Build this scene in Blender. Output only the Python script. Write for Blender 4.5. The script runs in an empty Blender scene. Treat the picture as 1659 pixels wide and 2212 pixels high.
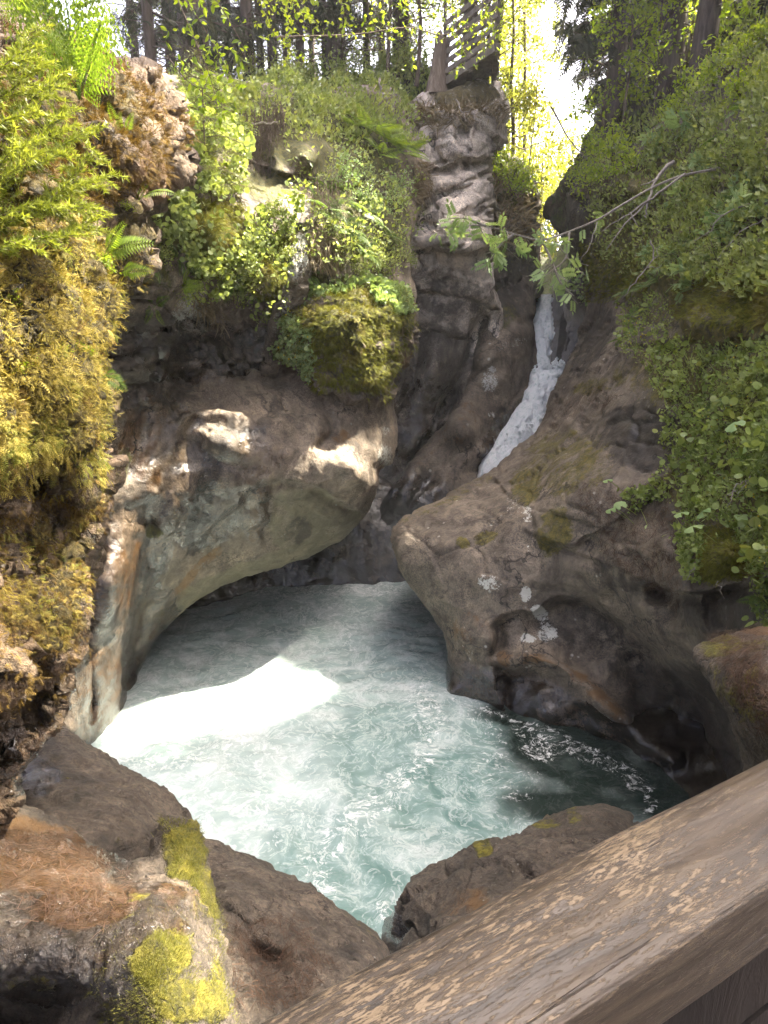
import bpy, bmesh, math, random
import numpy as np
from mathutils import Vector, Matrix

# ------------------------------------------------------------------ camera, sky, sun, exposure
scene = bpy.context.scene
COL = scene.collection
random.seed(7)
RNG = np.random.default_rng(7)
W_D, H_D, F_D = 1659.0, 2212.0, 1481.0          # the photograph's frame and its focal length, in the same pixels
PITCH = math.radians(15.0)
CAM_Z = 6.0                                     # metres above the pool
cam_data = bpy.data.cameras.new('camera')
cam = bpy.data.objects.new('camera', cam_data)
COL.objects.link(cam)
cam.location = (0, 0, CAM_Z)
cam.rotation_euler = (math.pi / 2 - PITCH, 0, 0)
cam_data.sensor_fit = 'VERTICAL'
cam_data.sensor_height = 24.0
cam_data.lens = F_D / H_D * 24.0
cam_data.clip_start = 0.05
cam_data.clip_end = 2000.0
scene.camera = cam

SUN = np.array([0.50, 0.22, 0.84]); SUN /= np.linalg.norm(SUN)      # towards the sun
world = bpy.data.worlds.new('World')
scene.world = world
world.use_nodes = True
wnt = world.node_tree
wnt.nodes.clear()
wo = wnt.nodes.new('ShaderNodeOutputWorld')
wb = wnt.nodes.new('ShaderNodeBackground')
ws = wnt.nodes.new('ShaderNodeTexSky')
ws.sky_type = 'NISHITA'
ws.sun_disc = False
ws.sun_elevation = math.asin(SUN[2])
ws.sun_rotation = math.atan2(SUN[0], SUN[1])
ws.air_density = 0.18
ws.dust_density = 10.0
ws.ozone_density = 0.0
ws.altitude = 900
wb.inputs['Strength'].default_value = 0.15
wnt.links.new(ws.outputs[0], wb.inputs['Color'])
wnt.links.new(wb.outputs[0], wo.inputs['Surface'])

sun_data = bpy.data.lights.new('sun', 'SUN')
sun_data.energy = 2.6
sun_data.angle = math.radians(0.9)
sun_data.color = (1.0, 0.92, 0.77)
sun = bpy.data.objects.new('sun', sun_data)
COL.objects.link(sun)
sun.rotation_euler = Vector(SUN).to_track_quat('Z', 'Y').to_euler()

vs = scene.view_settings
vs.view_transform = 'Standard'
vs.look = 'None'
vs.gamma = 1.0
vs.use_curve_mapping = False
vs.exposure = 3.9
scene.render.engine = 'CYCLES'
cy = scene.cycles
cy.use_denoising = True
try:
    cy.denoiser = 'OPENIMAGEDENOISE'
    cy.denoising_input_passes = 'RGB_ALBEDO_NORMAL'
except Exception:
    pass
cy.use_adaptive_sampling = True
cy.adaptive_threshold = 0.02
cy.max_bounces = 5
cy.diffuse_bounces = 4
cy.glossy_bounces = 2
cy.transmission_bounces = 3
cy.volume_bounces = 1
cy.transparent_max_bounces = 4
cy.caustics_reflective = False
cy.caustics_refractive = False
cy.sample_clamp_indirect = 6.0

# ------------------------------------------------------------------ small maths
SP, CP = math.sin(PITCH), math.cos(PITCH)
def unp(x, y, d):
    """a point of the place seen at frame pixel (x, y), d metres in front of the lens"""
    x, y, d = np.broadcast_arrays(np.asarray(x, float), np.asarray(y, float), np.asarray(d, float))
    r = (x - W_D / 2) / F_D
    u = -(y - H_D / 2) / F_D
    return np.stack([r * d, (CP + u * SP) * d, CAM_Z + (-SP + u * CP) * d], -1)
def proj(P):
    P = np.asarray(P, float)
    z = P[..., 2] - CAM_Z
    d = P[..., 1] * CP - z * SP
    u = P[..., 1] * SP + z * CP
    return P[..., 0] / d * F_D + W_D / 2, -u / d * F_D + H_D / 2, d
def d_at_z(y, z):
    u = -(y - H_D / 2) / F_D
    return (z - CAM_Z) / (-SP + u * CP)

def _h(ix, iy, iz, s):
    n = (ix.astype(np.int64) * 374761393 + iy.astype(np.int64) * 668265263 + iz.astype(np.int64) * 2147483647 + s * 1274126177) & 0xFFFFFFFF
    n = ((n ^ (n >> 13)) * 1274126177) & 0xFFFFFFFF
    n = ((n ^ (n >> 16)) * 2246822519) & 0xFFFFFFFF
    return ((n ^ (n >> 15)) & 0xFFFFFF) / float(0xFFFFFF)
def noise(P, s=0):
    P = np.asarray(P, float)
    i = np.floor(P).astype(np.int64)
    f = P - i
    f = f * f * f * (f * (f * 6 - 15) + 10)
    x, y, z = i[..., 0], i[..., 1], i[..., 2]
    o = 0
    for a in (0, 1):
        wa = f[..., 0] if a else 1 - f[..., 0]
        for b in (0, 1):
            wb_ = f[..., 1] if b else 1 - f[..., 1]
            for c in (0, 1):
                wc = f[..., 2] if c else 1 - f[..., 2]
                o = o + wa * wb_ * wc * _h(x + a, y + b, z + c, s)
    return o * 2 - 1
def fbm(P, octv=4, s=0, gain=0.5, lac=2.03):
    P = np.asarray(P, float)
    o = 0; a = 1.0; t = 0
    for k in range(octv):
        o = o + a * noise(P + 17.3 * k, s + k); t += a
        a *= gain; P = P * lac
    return o / t
def ridged(P, octv=3, s=0):
    P = np.asarray(P, float); o = 0; a = 1.0; t = 0
    for k in range(octv):
        o = o + a * (1 - 2 * np.abs(noise(P + 9.1 * k, s + k))); t += a
        a *= 0.5; P = P * 2.1
    return o / t
def cells(P, s=0):
    """distance to the nearest and second seed and the seed's own random number"""
    P = np.asarray(P, float)
    i = np.floor(P).astype(np.int64); f = P - i
    n = P.shape[0]
    f1 = np.full(n, 9.0); f2 = np.full(n, 9.0); idv = np.zeros(n); ov = np.zeros((n, 3))
    for a in (-1, 0, 1):
        for b in (-1, 0, 1):
            for c in (-1, 0, 1):
                x, y, z = i[:, 0] + a, i[:, 1] + b, i[:, 2] + c
                dx = a + _h(x, y, z, s) - f[:, 0]
                dy = b + _h(x, y, z, s + 1) - f[:, 1]
                dz = c + _h(x, y, z, s + 2) - f[:, 2]
                d = np.sqrt(dx * dx + dy * dy + dz * dz)
                near = d < f1
                f2 = np.where(near, f1, np.minimum(f2, d))
                idv = np.where(near, _h(x, y, z, s + 3), idv)
                ov = np.where(near[:, None], np.stack([dx, dy, dz], -1), ov)
                f1 = np.where(near, d, f1)
    return f1, f2, idv, ov
def sstep(a, b, x):
    t = np.clip((x - a) / (b - a), 0, 1)
    return t * t * (3 - 2 * t)
def norml(v):
    return v / np.maximum(np.linalg.norm(v, axis=-1, keepdims=True), 1e-9)
def catmull(pts, seg=7, closed=True):
    P = np.asarray(pts, float); n = len(P); out = []
    rng_ = range(n) if closed else range(n - 1)
    for k in rng_:
        if closed:
            p0, p1, p2, p3 = P[k - 1], P[k], P[(k + 1) % n], P[(k + 2) % n]
        else:
            p0, p1, p2, p3 = P[max(k - 1, 0)], P[k], P[k + 1], P[min(k + 2, n - 1)]
        for t in np.arange(seg) / seg:
            out.append(0.5 * ((2 * p1) + (-p0 + p2) * t + (2 * p0 - 5 * p1 + 4 * p2 - p3) * t * t + (-p0 + 3 * p1 - 3 * p2 + p3) * t ** 3))
    if not closed: out.append(P[-1])
    return np.array(out)
def in_poly(x, y, poly):
    ins = np.zeros(np.shape(x), bool)
    px, py = poly[:, 0], poly[:, 1]
    j = len(poly) - 1
    for i in range(len(poly)):
        c = ((py[i] > y) != (py[j] > y)) & (x < (px[j] - px[i]) * (y - py[i]) / (py[j] - py[i] + 1e-12) + px[i])
        ins ^= c; j = i
    return ins
def seg_dist(x, y, poly, closed=True):
    """distance and nearest point on a polyline; also the signed side"""
    n = len(poly); best = np.full(np.shape(x), 1e9); bx = np.zeros(np.shape(x)); by = np.zeros(np.shape(x)); side = np.zeros(np.shape(x))
    for i in range(n if closed else n - 1):
        ax, ay = poly[i]; cx, cy_ = poly[(i + 1) % n]
        ex, ey = cx - ax, cy_ - ay
        L = ex * ex + ey * ey + 1e-9
        t = np.clip(((x - ax) * ex + (y - ay) * ey) / L, 0, 1)
        qx, qy = ax + t * ex, ay + t * ey
        d = np.hypot(x - qx, y - qy)
        m = d < best
        best = np.where(m, d, best); bx = np.where(m, qx, bx); by = np.where(m, qy, by)
        side = np.where(m, np.sign(ex * (y - ay) - ey * (x - ax)), side)
    return best, bx, by, side
class Surf:
    """smooth depth through a few measured points (thin plate)"""
    def __init__(self, pts, smooth=0.5):
        p = np.asarray(pts, float)
        self.c = p[:, :2] / 400.0
        n = len(p)
        K = self._k(self.c, self.c) + np.eye(n) * smooth * 0.01
        Pm = np.c_[np.ones(n), self.c]
        A = np.block([[K, Pm], [Pm.T, np.zeros((3, 3))]])
        s = np.linalg.solve(A, np.r_[p[:, 2], 0, 0, 0])
        self.w, self.a = s[:n], s[n:]
        self.lo, self.hi = p[:, 2].min() * 0.8, p[:, 2].max() * 1.15
    def _k(self, a, b):
        r2 = ((a[:, None] - b[None]) ** 2).sum(-1) + 1e-12
        return 0.5 * r2 * np.log(r2)
    def __call__(self, x, y):
        x = np.atleast_1d(np.asarray(x, float)); y = np.atleast_1d(np.asarray(y, float))
        q = np.c_[x.ravel(), y.ravel()] / 400.0
        o = np.empty(len(q))
        for k in range(0, len(q), 20000):
            b = q[k:k + 20000]
            o[k:k + 20000] = self._k(b, self.c) @ self.w + self.a[0] + b @ self.a[1:]
        return np.clip(o, self.lo, self.hi).reshape(x.shape)

# ------------------------------------------------------------------ objects
def tag(o, label=None, cat=None, group=None, kind=None):
    if label: o['label'] = label
    if cat: o['category'] = cat
    if group: o['group'] = group
    if kind: o['kind'] = kind
    return o
def link(o, parent=None):
    COL.objects.link(o)
    if parent is not None: o.parent = parent
    return o
def empty(name, loc=(0, 0, 0), rz=0.0):
    o = bpy.data.objects.new(name, None)
    o.location = tuple(float(c) for c in loc); o.rotation_euler = (0, 0, rz)
    o.empty_display_size = 0.1
    return link(o)
def mesh_np(name, V, faces, mat=None, smooth=True, attrs=None):
    """faces: one (n,k) int array or a list of them"""
    me = bpy.data.meshes.new(name)
    if isinstance(faces, np.ndarray): faces = [faces]
    faces = [f for f in faces if len(f)]
    V = np.ascontiguousarray(V, np.float32)
    me.vertices.add(len(V)); me.vertices.foreach_set('co', V.ravel())
    tot = np.concatenate([np.full(len(f), f.shape[1]) for f in faces])
    lv = np.concatenate([f.ravel() for f in faces]).astype(np.int32)
    st = np.r_[0, np.cumsum(tot)[:-1]].astype(np.int32)
    me.loops.add(len(lv)); me.loops.foreach_set('vertex_index', lv)
    me.polygons.add(len(tot)); me.polygons.foreach_set('loop_start', st)
    me.polygons.foreach_set('loop_total', tot.astype(np.int32))
    me.polygons.foreach_set('use_smooth', np.full(len(tot), smooth))
    me.update(calc_edges=True)
    if attrs:
        for k, a in attrs.items():
            at = me.attributes.new(k, 'FLOAT', 'POINT')
            at.data.foreach_set('value', np.ascontiguousarray(a, np.float32))
    if mat is not None: me.materials.append(mat)
    return me
def obj(name, me, parent=None):
    return link(bpy.data.objects.new(name, me), parent)
def set_co(me, V):
    me.vertices.foreach_set('co', np.ascontiguousarray(V, np.float32).ravel()); me.update()
def vnormals(me):
    n = np.empty(len(me.vertices) * 3, np.float32)
    me.vertex_normals.foreach_get('vector', n)
    return n.reshape(-1, 3).astype(float)
def tube_arr(pts, rad, sides=6, cap=True):
    """vertices and quads of a tapered tube through pts"""
    P = np.asarray(pts, float); n = len(P)
    rad = np.broadcast_to(np.asarray(rad, float), (n,))
    T = norml(np.gradient(P, axis=0))
    up = np.array([0.0, 0, 1]) if abs(T[0][2]) < 0.9 else np.array([1.0, 0, 0])
    V = []
    for k in range(n):
        s = np.cross(T[k], up); s /= max(np.linalg.norm(s), 1e-9)
        b = np.cross(s, T[k]); up = b
        a = np.arange(sides) / sides * 2 * math.pi
        V.append(P[k] + rad[k] * (np.cos(a)[:, None] * s + np.sin(a)[:, None] * b))
    V = np.concatenate(V)
    i = np.arange(n - 1)[:, None] * sides; j = np.arange(sides)[None]; j2 = (j + 1) % sides
    F = np.stack([i + j, i + j2, i + sides + j2, i + sides + j], -1).reshape(-1, 4)
    return V, F
class MB:
    """collects pieces of ONE part"""
    def __init__(self): self.v = []; self.f = {}; self.n = 0; self.r = []
    def add(self, V, F, r=0.5):
        V = np.asarray(V, float)
        for f in (F if isinstance(F, list) else [F]):
            f = np.asarray(f); self.f.setdefault(f.shape[1], []).append(f + self.n)
        self.v.append(V); self.n += len(V)
        self.r.append(np.broadcast_to(np.asarray(r, float), (len(V),)))
    def tube(self, pts, rad, sides=6, r=0.5): self.add(*tube_arr(pts, rad, sides), r=r)
    def mesh(self, name, mat, smooth=True):
        return mesh_np(name, np.concatenate(self.v), [np.concatenate(a) for a in self.f.values()], mat, smooth, {'rnd': np.concatenate(self.r)})
    def build(self, name, mat, parent=None, smooth=True):
        return obj(name, self.mesh(name, mat, smooth), parent)

# ------------------------------------------------------------------ materials
class NT:
    def __init__(self, name):
        self.m = bpy.data.materials.new(name); self.m.use_nodes = True
        self.t = self.m.node_tree; self.t.nodes.clear()
        self.out = self.t.nodes.new('ShaderNodeOutputMaterial')
        self.co = None
    def n(self, typ, **kw):
        nd = self.t.nodes.new(typ)
        for k, v in kw.items(): setattr(nd, k, v)
        return nd
    def put(self, sock, v):
        if hasattr(v, 'is_output'): self.t.links.new(v, sock)
        elif isinstance(v, (tuple, list)) and len(v) == 3 and sock.type == 'RGBA': sock.default_value = (*v, 1)
        else: sock.default_value = v
    def coord(self):
        if self.co is None: self.co = self.n('ShaderNodeTexCoord').outputs['Object']
        return self.co
    def map(self, scale=(1, 1, 1), rot=(0, 0, 0), src=None):
        m = self.n('ShaderNodeMapping'); self.put(m.inputs[0], src or self.coord())
        m.inputs['Scale'].default_value = scale; m.inputs['Rotation'].default_value = rot
        return m.outputs[0]
    def noise(self, scale, detail=4, rough=0.55, dist=0.0, vec=None, color=False):
        q = self.n('ShaderNodeTexNoise'); self.put(q.inputs['Vector'], vec or self.coord())
        q.inputs['Scale'].default_value = scale; q.inputs['Detail'].default_value = detail
        q.inputs['Roughness'].default_value = rough; q.inputs['Distortion'].default_value = dist
        return q.outputs['Color' if color else 'Fac']
    def voro(self, scale, feature='F1', vec=None, out='Distance', rnd=1.0):
        q = self.n('ShaderNodeTexVoronoi', feature=feature); self.put(q.inputs['Vector'], vec or self.coord())
        q.inputs['Scale'].default_value = scale; q.inputs['Randomness'].default_value = rnd
        return q.outputs[out]
    def math(self, op, a, b=0.0, clamp=False):
        q = self.n('ShaderNodeMath', operation=op, use_clamp=clamp)
        self.put(q.inputs[0], a); self.put(q.inputs[1], b)
        return q.outputs[0]
    def rng(self, v, a, b, c=0.0, d=1.0, smooth=True):
        q = self.n('ShaderNodeMapRange', interpolation_type='SMOOTHSTEP' if smooth else 'LINEAR')
        self.put(q.inputs[0], v)
        for k, s in zip((1, 2, 3, 4), (a, b, c, d)): self.put(q.inputs[k], s)
        return q.outputs[0]
    def mix(self, f, a, b, blend='MIX'):
        q = self.n('ShaderNodeMix', data_type='RGBA', blend_type=blend)
        self.put(q.inputs[0], f); self.put(q.inputs[6], a); self.put(q.inputs[7], b)
        return q.outputs[2]
    def ramp(self, v, stops):
        q = self.n('ShaderNodeValToRGB'); self.put(q.inputs[0], v)
        e = q.color_ramp.elements
        while len(e) < len(stops): e.new(0.5)
        for k, (p, c) in enumerate(stops): e[k].position = p; e[k].color = (*c, 1)
        return q.outputs[0]
    def attr(self, name, typ='GEOMETRY'):
        q = self.n('ShaderNodeAttribute', attribute_name=name, attribute_type=typ)
        return q.outputs['Fac']
    def bump(self, h, strength=0.5, dist=0.02, normal=None):
        q = self.n('ShaderNodeBump'); q.inputs['Strength'].default_value = strength; q.inputs['Distance'].default_value = dist
        self.put(q.inputs['Height'], h)
        if normal: self.put(q.inputs['Normal'], normal)
        return q.outputs[0]
    def bsdf(self, color, rough=0.7, normal=None, spec=0.5, **kw):
        q = self.n('ShaderNodeBsdfPrincipled')
        self.put(q.inputs['Base Color'], color); self.put(q.inputs['Roughness'], rough)
        self.put(q.inputs['Specular IOR Level'], spec)
        if normal: self.put(q.inputs['Normal'], normal)
        for k, v in kw.items(): self.put(q.inputs[k], v)
        return q.outputs[0]
    def done(self, sh):
        self.t.links.new(sh, self.out.inputs['Surface']); return self.m

def rock_mat(name, cols, scale=0.7, grain=14.0, streak=0.35, moss=((0.045, 0.052, 0.010), (0.13, 0.12, 0.018)), wet_rough=0.16,
             lich=(0.42, 0.43, 0.38), bump=0.55, rough=0.75, och=(0.22, 0.115, 0.035), speck=0.5, crack=0.9):
    t = NT(name)
    c = t.coord()
    n1 = t.noise(scale, 6, 0.6, 0.6)
    base = t.ramp(n1, [(0.30, cols[0]), (0.5, cols[1]), (0.68, cols[2])])
    st = t.noise(1.0, 5, 0.6, 0.4, vec=t.map((3.2, 3.2, 0.35)))
    base = t.mix(t.math('MULTIPLY', t.rng(st, 0.5, 0.72), streak), base, tuple(v * 0.38 for v in cols[0]))
    n2 = t.noise(grain, 3, 0.7)
    base = t.mix(speck, base, t.ramp(n2, [(0.3, (0.40, 0.39, 0.38)), (0.5, (1, 1, 1)), (0.7, (1.40, 1.38, 1.32))]), 'MULTIPLY')
    n3 = t.noise(grain * 5, 2, 0.7)
    n4 = t.noise(grain * 0.35, 6, 0.75, 0.8)
    base = t.mix(0.9, base, t.ramp(n4, [(0.34, (0.42, 0.40, 0.39)), (0.5, (0.95, 0.95, 0.95)), (0.64, (1.35, 1.33, 1.30))]), 'MULTIPLY')
    gv = t.rng(t.noise(scale * 1.7, 3, 0.6), 0.38, 0.64, 0.12, 0.85)
    base = t.mix(gv, base, t.ramp(n3, [(0.36, (0.40, 0.40, 0.42)), (0.52, (1, 1, 1)), (0.66, (1.40, 1.36, 1.28))]), 'MULTIPLY')
    edge = t.math('MULTIPLY', t.math('SUBTRACT', t.noise(3.2, 6, 0.68), 0.5), 1.7)
    edge2 = t.math('MULTIPLY', t.math('SUBTRACT', t.noise(9.0, 5, 0.7), 0.5), 1.5)
    edge3 = t.math('MULTIPLY', t.math('SUBTRACT', t.noise(30.0, 3, 0.7), 0.5), 1.2)
    # ochre staining, pale lichen, dark algae and shade painted into recesses, moss, wetness: each has its own painted extent
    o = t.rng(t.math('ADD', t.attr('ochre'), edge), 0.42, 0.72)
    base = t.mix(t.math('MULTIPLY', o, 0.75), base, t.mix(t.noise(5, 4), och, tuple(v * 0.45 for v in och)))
    al = t.rng(t.math('ADD', t.attr('algae'), t.math('MULTIPLY', edge, 0.6)), 0.40, 0.62)
    base = t.mix(t.math('MULTIPLY', al, 0.7), base, t.mix(1.0, t.mix(t.noise(2.5, 5, 0.65), (0.088, 0.076, 0.044), (0.215, 0.188, 0.115)), t.ramp(n4, [(0.3, (0.7, 0.7, 0.7)), (0.65, (1.2, 1.2, 1.2))]), 'MULTIPLY'))
    sp_ = t.math('MULTIPLY', t.rng(t.voro(grain * 0.9), 0.10, 0.24, 1.0, 0.0), t.rng(t.noise(scale * 2.5, 4, 0.6), 0.54, 0.66))
    base = t.mix(t.math('MULTIPLY', sp_, 0.55), base, tuple(v * 0.8 for v in lich))
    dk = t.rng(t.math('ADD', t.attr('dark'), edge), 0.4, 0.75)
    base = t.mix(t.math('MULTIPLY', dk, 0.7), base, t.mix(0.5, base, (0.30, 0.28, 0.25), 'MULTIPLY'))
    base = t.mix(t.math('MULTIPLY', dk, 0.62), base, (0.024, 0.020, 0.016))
    lv = t.rng(t.math('ADD', t.attr('lichen'), t.math('ADD', t.math('MULTIPLY', edge2, 0.9), edge3)), 0.48, 0.66)
    base = t.mix(t.math('MULTIPLY', lv, 0.85), base, t.mix(t.noise(40, 3), lich, tuple(v * 0.62 for v in lich)))
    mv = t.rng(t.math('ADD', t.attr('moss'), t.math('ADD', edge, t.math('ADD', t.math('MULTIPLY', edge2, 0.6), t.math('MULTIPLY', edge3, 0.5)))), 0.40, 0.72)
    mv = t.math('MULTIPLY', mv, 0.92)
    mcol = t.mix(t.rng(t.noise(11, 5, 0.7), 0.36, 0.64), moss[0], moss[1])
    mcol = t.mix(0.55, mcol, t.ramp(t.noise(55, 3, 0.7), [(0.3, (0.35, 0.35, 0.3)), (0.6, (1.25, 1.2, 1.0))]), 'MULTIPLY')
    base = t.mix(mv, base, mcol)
    gz = t.n('ShaderNodeSeparateXYZ'); t.put(gz.inputs[0], t.n('ShaderNodeNewGeometry').outputs['Position'])
    line = t.rng(t.math('ADD', gz.outputs[2], t.math('MULTIPLY', edge, 0.35)), 0.15, 0.75, 0.9, 0.0)
    base = t.mix(t.math('MULTIPLY', line, 0.75), base, t.mix(1.0, base, (0.42, 0.38, 0.34), 'MULTIPLY'))
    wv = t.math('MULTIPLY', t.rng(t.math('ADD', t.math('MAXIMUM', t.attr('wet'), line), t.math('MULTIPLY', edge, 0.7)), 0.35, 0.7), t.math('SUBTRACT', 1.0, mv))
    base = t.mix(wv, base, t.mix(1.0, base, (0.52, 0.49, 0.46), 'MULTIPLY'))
    rv = t.math('ADD', t.math('MULTIPLY', wv, wet_rough - rough), rough)
    vc = t.n('ShaderNodeVectorMath', operation='ADD'); t.put(vc.inputs[0], c)
    vs_ = t.n('ShaderNodeVectorMath', operation='SCALE'); t.put(vs_.inputs[0], t.noise(scale * 2.2, 4, 0.6, color=True)); vs_.inputs[3].default_value = 1.1 / scale
    t.put(vc.inputs[1], vs_.outputs[0])
    ck = t.rng(t.voro(scale * crack, 'DISTANCE_TO_EDGE', vec=vc.outputs[0]), 0.0, 0.022, 1.0, 0.0)
    ck = t.math('MULTIPLY', ck, t.rng(n1, 0.45, 0.6))
    base = t.mix(t.math('MULTIPLY', ck, 0.85), base, (0.018, 0.015, 0.012))
    h = t.math('ADD', t.math('MULTIPLY', n4, 1.5), t.math('ADD', t.math('MULTIPLY', n2, 0.5), t.math('MULTIPLY', n3, 0.22)))
    h = t.math('SUBTRACT', h, t.math('MULTIPLY', ck, 0.5))
    h = t.math('ADD', h, t.math('MULTIPLY', t.math('MULTIPLY', mv, t.noise(38, 5, 0.8)), 1.6))
    nb = t.bump(h, bump * 1.1, 0.05)
    return t.done(t.bsdf(base, rv, nb, 0.5, **{'Coat Weight': t.math('MULTIPLY', wv, 0.8), 'Coat Roughness': 0.09, 'Coat IOR': 1.4, 'Coat Normal': t.bump(t.math('ADD', n4, t.math('MULTIPLY', n2, 0.7)), 0.5, 0.05)}))

def leaf_mat(name, c1, c2, trans=0.42, tc=1.5, rough=0.45, patch=0.0, c3=None, c4=None):
    t = NT(name)
    r = t.attr('rnd')
    col = t.mix(r, c1, c2)
    if c3: col = t.mix(t.rng(t.noise(patch or 1.5, 3), 0.48, 0.62), col, t.mix(r, c3, c2))
    if c4: col = t.mix(t.rng(t.noise((patch or 1.5) * 1.7, 4, 0.65), 0.52, 0.64), col, t.mix(r, tuple(v * 0.6 for v in c4), c4))
    ob = t.n('ShaderNodeObjectInfo').outputs['Random']
    col = t.mix(1.0, col, t.ramp(ob, [(0.0, (0.82, 0.88, 0.8)), (1.0, (1.15, 1.1, 1.05))]), 'MULTIPLY')
    a = t.bsdf(col, rough, None, 0.35)
    b = t.n('ShaderNodeBsdfTranslucent')
    t.put(b.inputs['Color'], t.mix(1.0, col, (tc * 1.08, tc * 1.02, tc * 0.55), 'MULTIPLY'))
    ms = t.n('ShaderNodeMixShader'); ms.inputs[0].default_value = trans
    t.t.links.new(a, ms.inputs[1]); t.t.links.new(b.outputs[0], ms.inputs[2])
    return t.done(ms.outputs[0])
def bark_mat(name, c1, c2, sc=12.0, rough=0.85, zs=0.22):
    t = NT(name)
    v = t.map((sc, sc, sc * zs))
    n1 = t.noise(1.0, 6, 0.65, 0.5, vec=v)
    col = t.ramp(n1, [(0.32, c1), (0.68, c2)])
    return t.done(t.bsdf(col, rough, t.bump(n1, 0.7, 0.02), 0.3))

# ------------------------------------------------------------------ rock masses
class Patch: pass
def blobv(x, y, b):
    bx, by, rx, ry, rot, v = b
    a = math.radians(rot); c, s = math.cos(a), math.sin(a)
    u = ((x - bx) * c + (y - by) * s) / rx; w = (-(x - bx) * s + (y - by) * c) / ry
    return v, np.sqrt(u * u + w * w)
def paintv(x, y, items, base=0.0):
    o = np.full(len(x), base, float)
    for it in items:
        if it[0] == 'l':
            _, pl, wd, v = it
            d = seg_dist(x, y, np.asarray(pl, float), False)[0]
            o = np.maximum(o, v * (1 - sstep(0.4, 1.3, d / wd)))
        else:
            v, r = blobv(x, y, it)
            o = np.maximum(o, v * (1 - sstep(0.55, 1.3, r)))
    return o
def relief(name, outline, ctrl, mat, step=4.0, rim=(60, 1.0), back=2.0, feats=(), disp=(), paint=None, base=None, ragged=3.0, seg=7, seed=1):
    """a rock body: a front face through measured depths, rounded over at its edges and closed behind"""
    ol = catmull(outline, seg)
    q = np.c_[ol / 23.0, np.full(len(ol), seed * 3.1)]
    ol = ol + ragged * np.c_[fbm(q, 3, seed), fbm(q, 3, seed + 50)]
    S = Surf(ctrl)
    x0, y0 = ol.min(0) - step; x1, y1 = ol.max(0) + step
    nx, ny = int((x1 - x0) / step) + 2, int((y1 - y0) / step) + 2
    X, Y = np.meshgrid(x0 + np.arange(nx) * step, y0 + np.arange(ny) * step)
    X = X.ravel(); Y = Y.ravel()
    ins = in_poly(X, Y, ol)
    I = np.arange(nx * ny).reshape(ny, nx)
    Q = np.stack([I[:-1, :-1], I[:-1, 1:], I[1:, 1:], I[1:, :-1]], -1).reshape(-1, 4)
    Q = Q[ins[Q].any(1)]
    used = np.unique(Q); remap = -np.ones(nx * ny, int); remap[used] = np.arange(len(used))
    Q = remap[Q]; x = X[used]; y = Y[used]; ins = ins[used]
    e, bx, by, _ = seg_dist(x, y, ol)
    x = np.where(ins, x, bx); y = np.where(ins, y, by); e = np.where(ins, e, 0)
    d = S(x, y)
    wq = np.c_[x / 46.0, y / 46.0, np.full(len(x), seed * 1.7)]
    X0, Y0 = x, y
    x = x + 11 * fbm(wq, 4, seed + 7); y = y + 11 * fbm(wq, 4, seed + 8)
    am = 0.75 + 0.75 * fbm(wq * 0.7, 2, seed + 9)
    for f in feats:
        if f[0] == 'g':
            dd = seg_dist(x, y, np.asarray(f[1], float), False)[0]
            d = d + am * f[3] * np.exp(-(dd / (f[2] * (0.8 + 0.6 * am))) ** 2)
        elif f[0] == 's':
            dd, _, _, sd = seg_dist(x, y, catmull(f[1], 5, False), False)
            sg = dd * sd
            d = d + am * f[4] * sstep(-f[2], f[2], sg) * np.exp(-np.maximum(sg, 0) / f[3]) * np.exp(-np.maximum(-sg - f[2], 0) / f[2])
        else:
            v, r = blobv(x, y, f[1:])
            d = d + v * np.clip(1 - r * r, 0, 1) ** 2
    x, y = X0, Y0
    rw, ra = rim
    t = 1 - np.clip(e / rw, 0, 1)
    dref = d.copy()
    d = d + ra * rw * dref / F_D * (1 - np.sqrt(np.maximum(1 - t ** 2.2, 0)))
    V = unp(x, y, d)
    # sides and back
    ed = np.concatenate([Q[:, [0, 1]], Q[:, [1, 2]], Q[:, [2, 3]], Q[:, [3, 0]]])
    key = np.sort(ed, 1); k2 = key[:, 0] * (len(x) + 1) + key[:, 1]
    _, inv, cnt = np.unique(k2, return_inverse=True, return_counts=True)
    be = ed[cnt[inv] == 1]
    bv = np.unique(be); bm = -np.ones(len(x), int); bm[bv] = np.arange(len(bv))
    cx, cy_ = x.mean(), y.mean()
    Vs = [V]; Fs = [Q]; prev = bv; nb = len(bv); off = len(V); px_, py_ = [x], [y]
    for k, (sh, dep) in enumerate(((0.004, 0.12), (0.02, 0.35), (0.06, 0.65), (0.13, 0.9), (0.3, 1.0))):
        xx = x[bv] + (cx - x[bv]) * sh; yy = y[bv] + (cy_ - y[bv]) * sh
        Vs.append(unp(xx, yy, d[bv] + back * dep)); px_.append(x[bv]); py_.append(y[bv])
        cur = off + np.arange(nb)
        a, b = bm[be[:, 0]], bm[be[:, 1]]
        Fs.append(np.stack([prev[b], prev[a], cur[a], cur[b]], -1))
        prev = cur; off += nb
    Vs.append(unp([cx], [cy_], [d.mean() + back])); px_.append([cx]); py_.append([cy_])
    a, b = bm[be[:, 0]], bm[be[:, 1]]
    tri = np.stack([prev[b], prev[a], np.full(len(a), off)], -1)
    V = np.concatenate(Vs); px_ = np.concatenate(px_); py_ = np.concatenate(py_)
    nfront = len(x)
    attrs = {}
    for k in ('moss', 'lichen', 'wet', 'ochre', 'dark', 'algae'):
        attrs[k] = paintv(px_, py_, (paint or {}).get(k, ()), (base or {}).get(k, 0.0))
    me = mesh_np(name, V, [np.concatenate(Fs), tri], mat, True, attrs)
    # make the faces look outwards (towards the lens on the front)
    N = vnormals(me)
    view = norml(V[:nfront] - np.array([0, 0, CAM_Z]))
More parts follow.
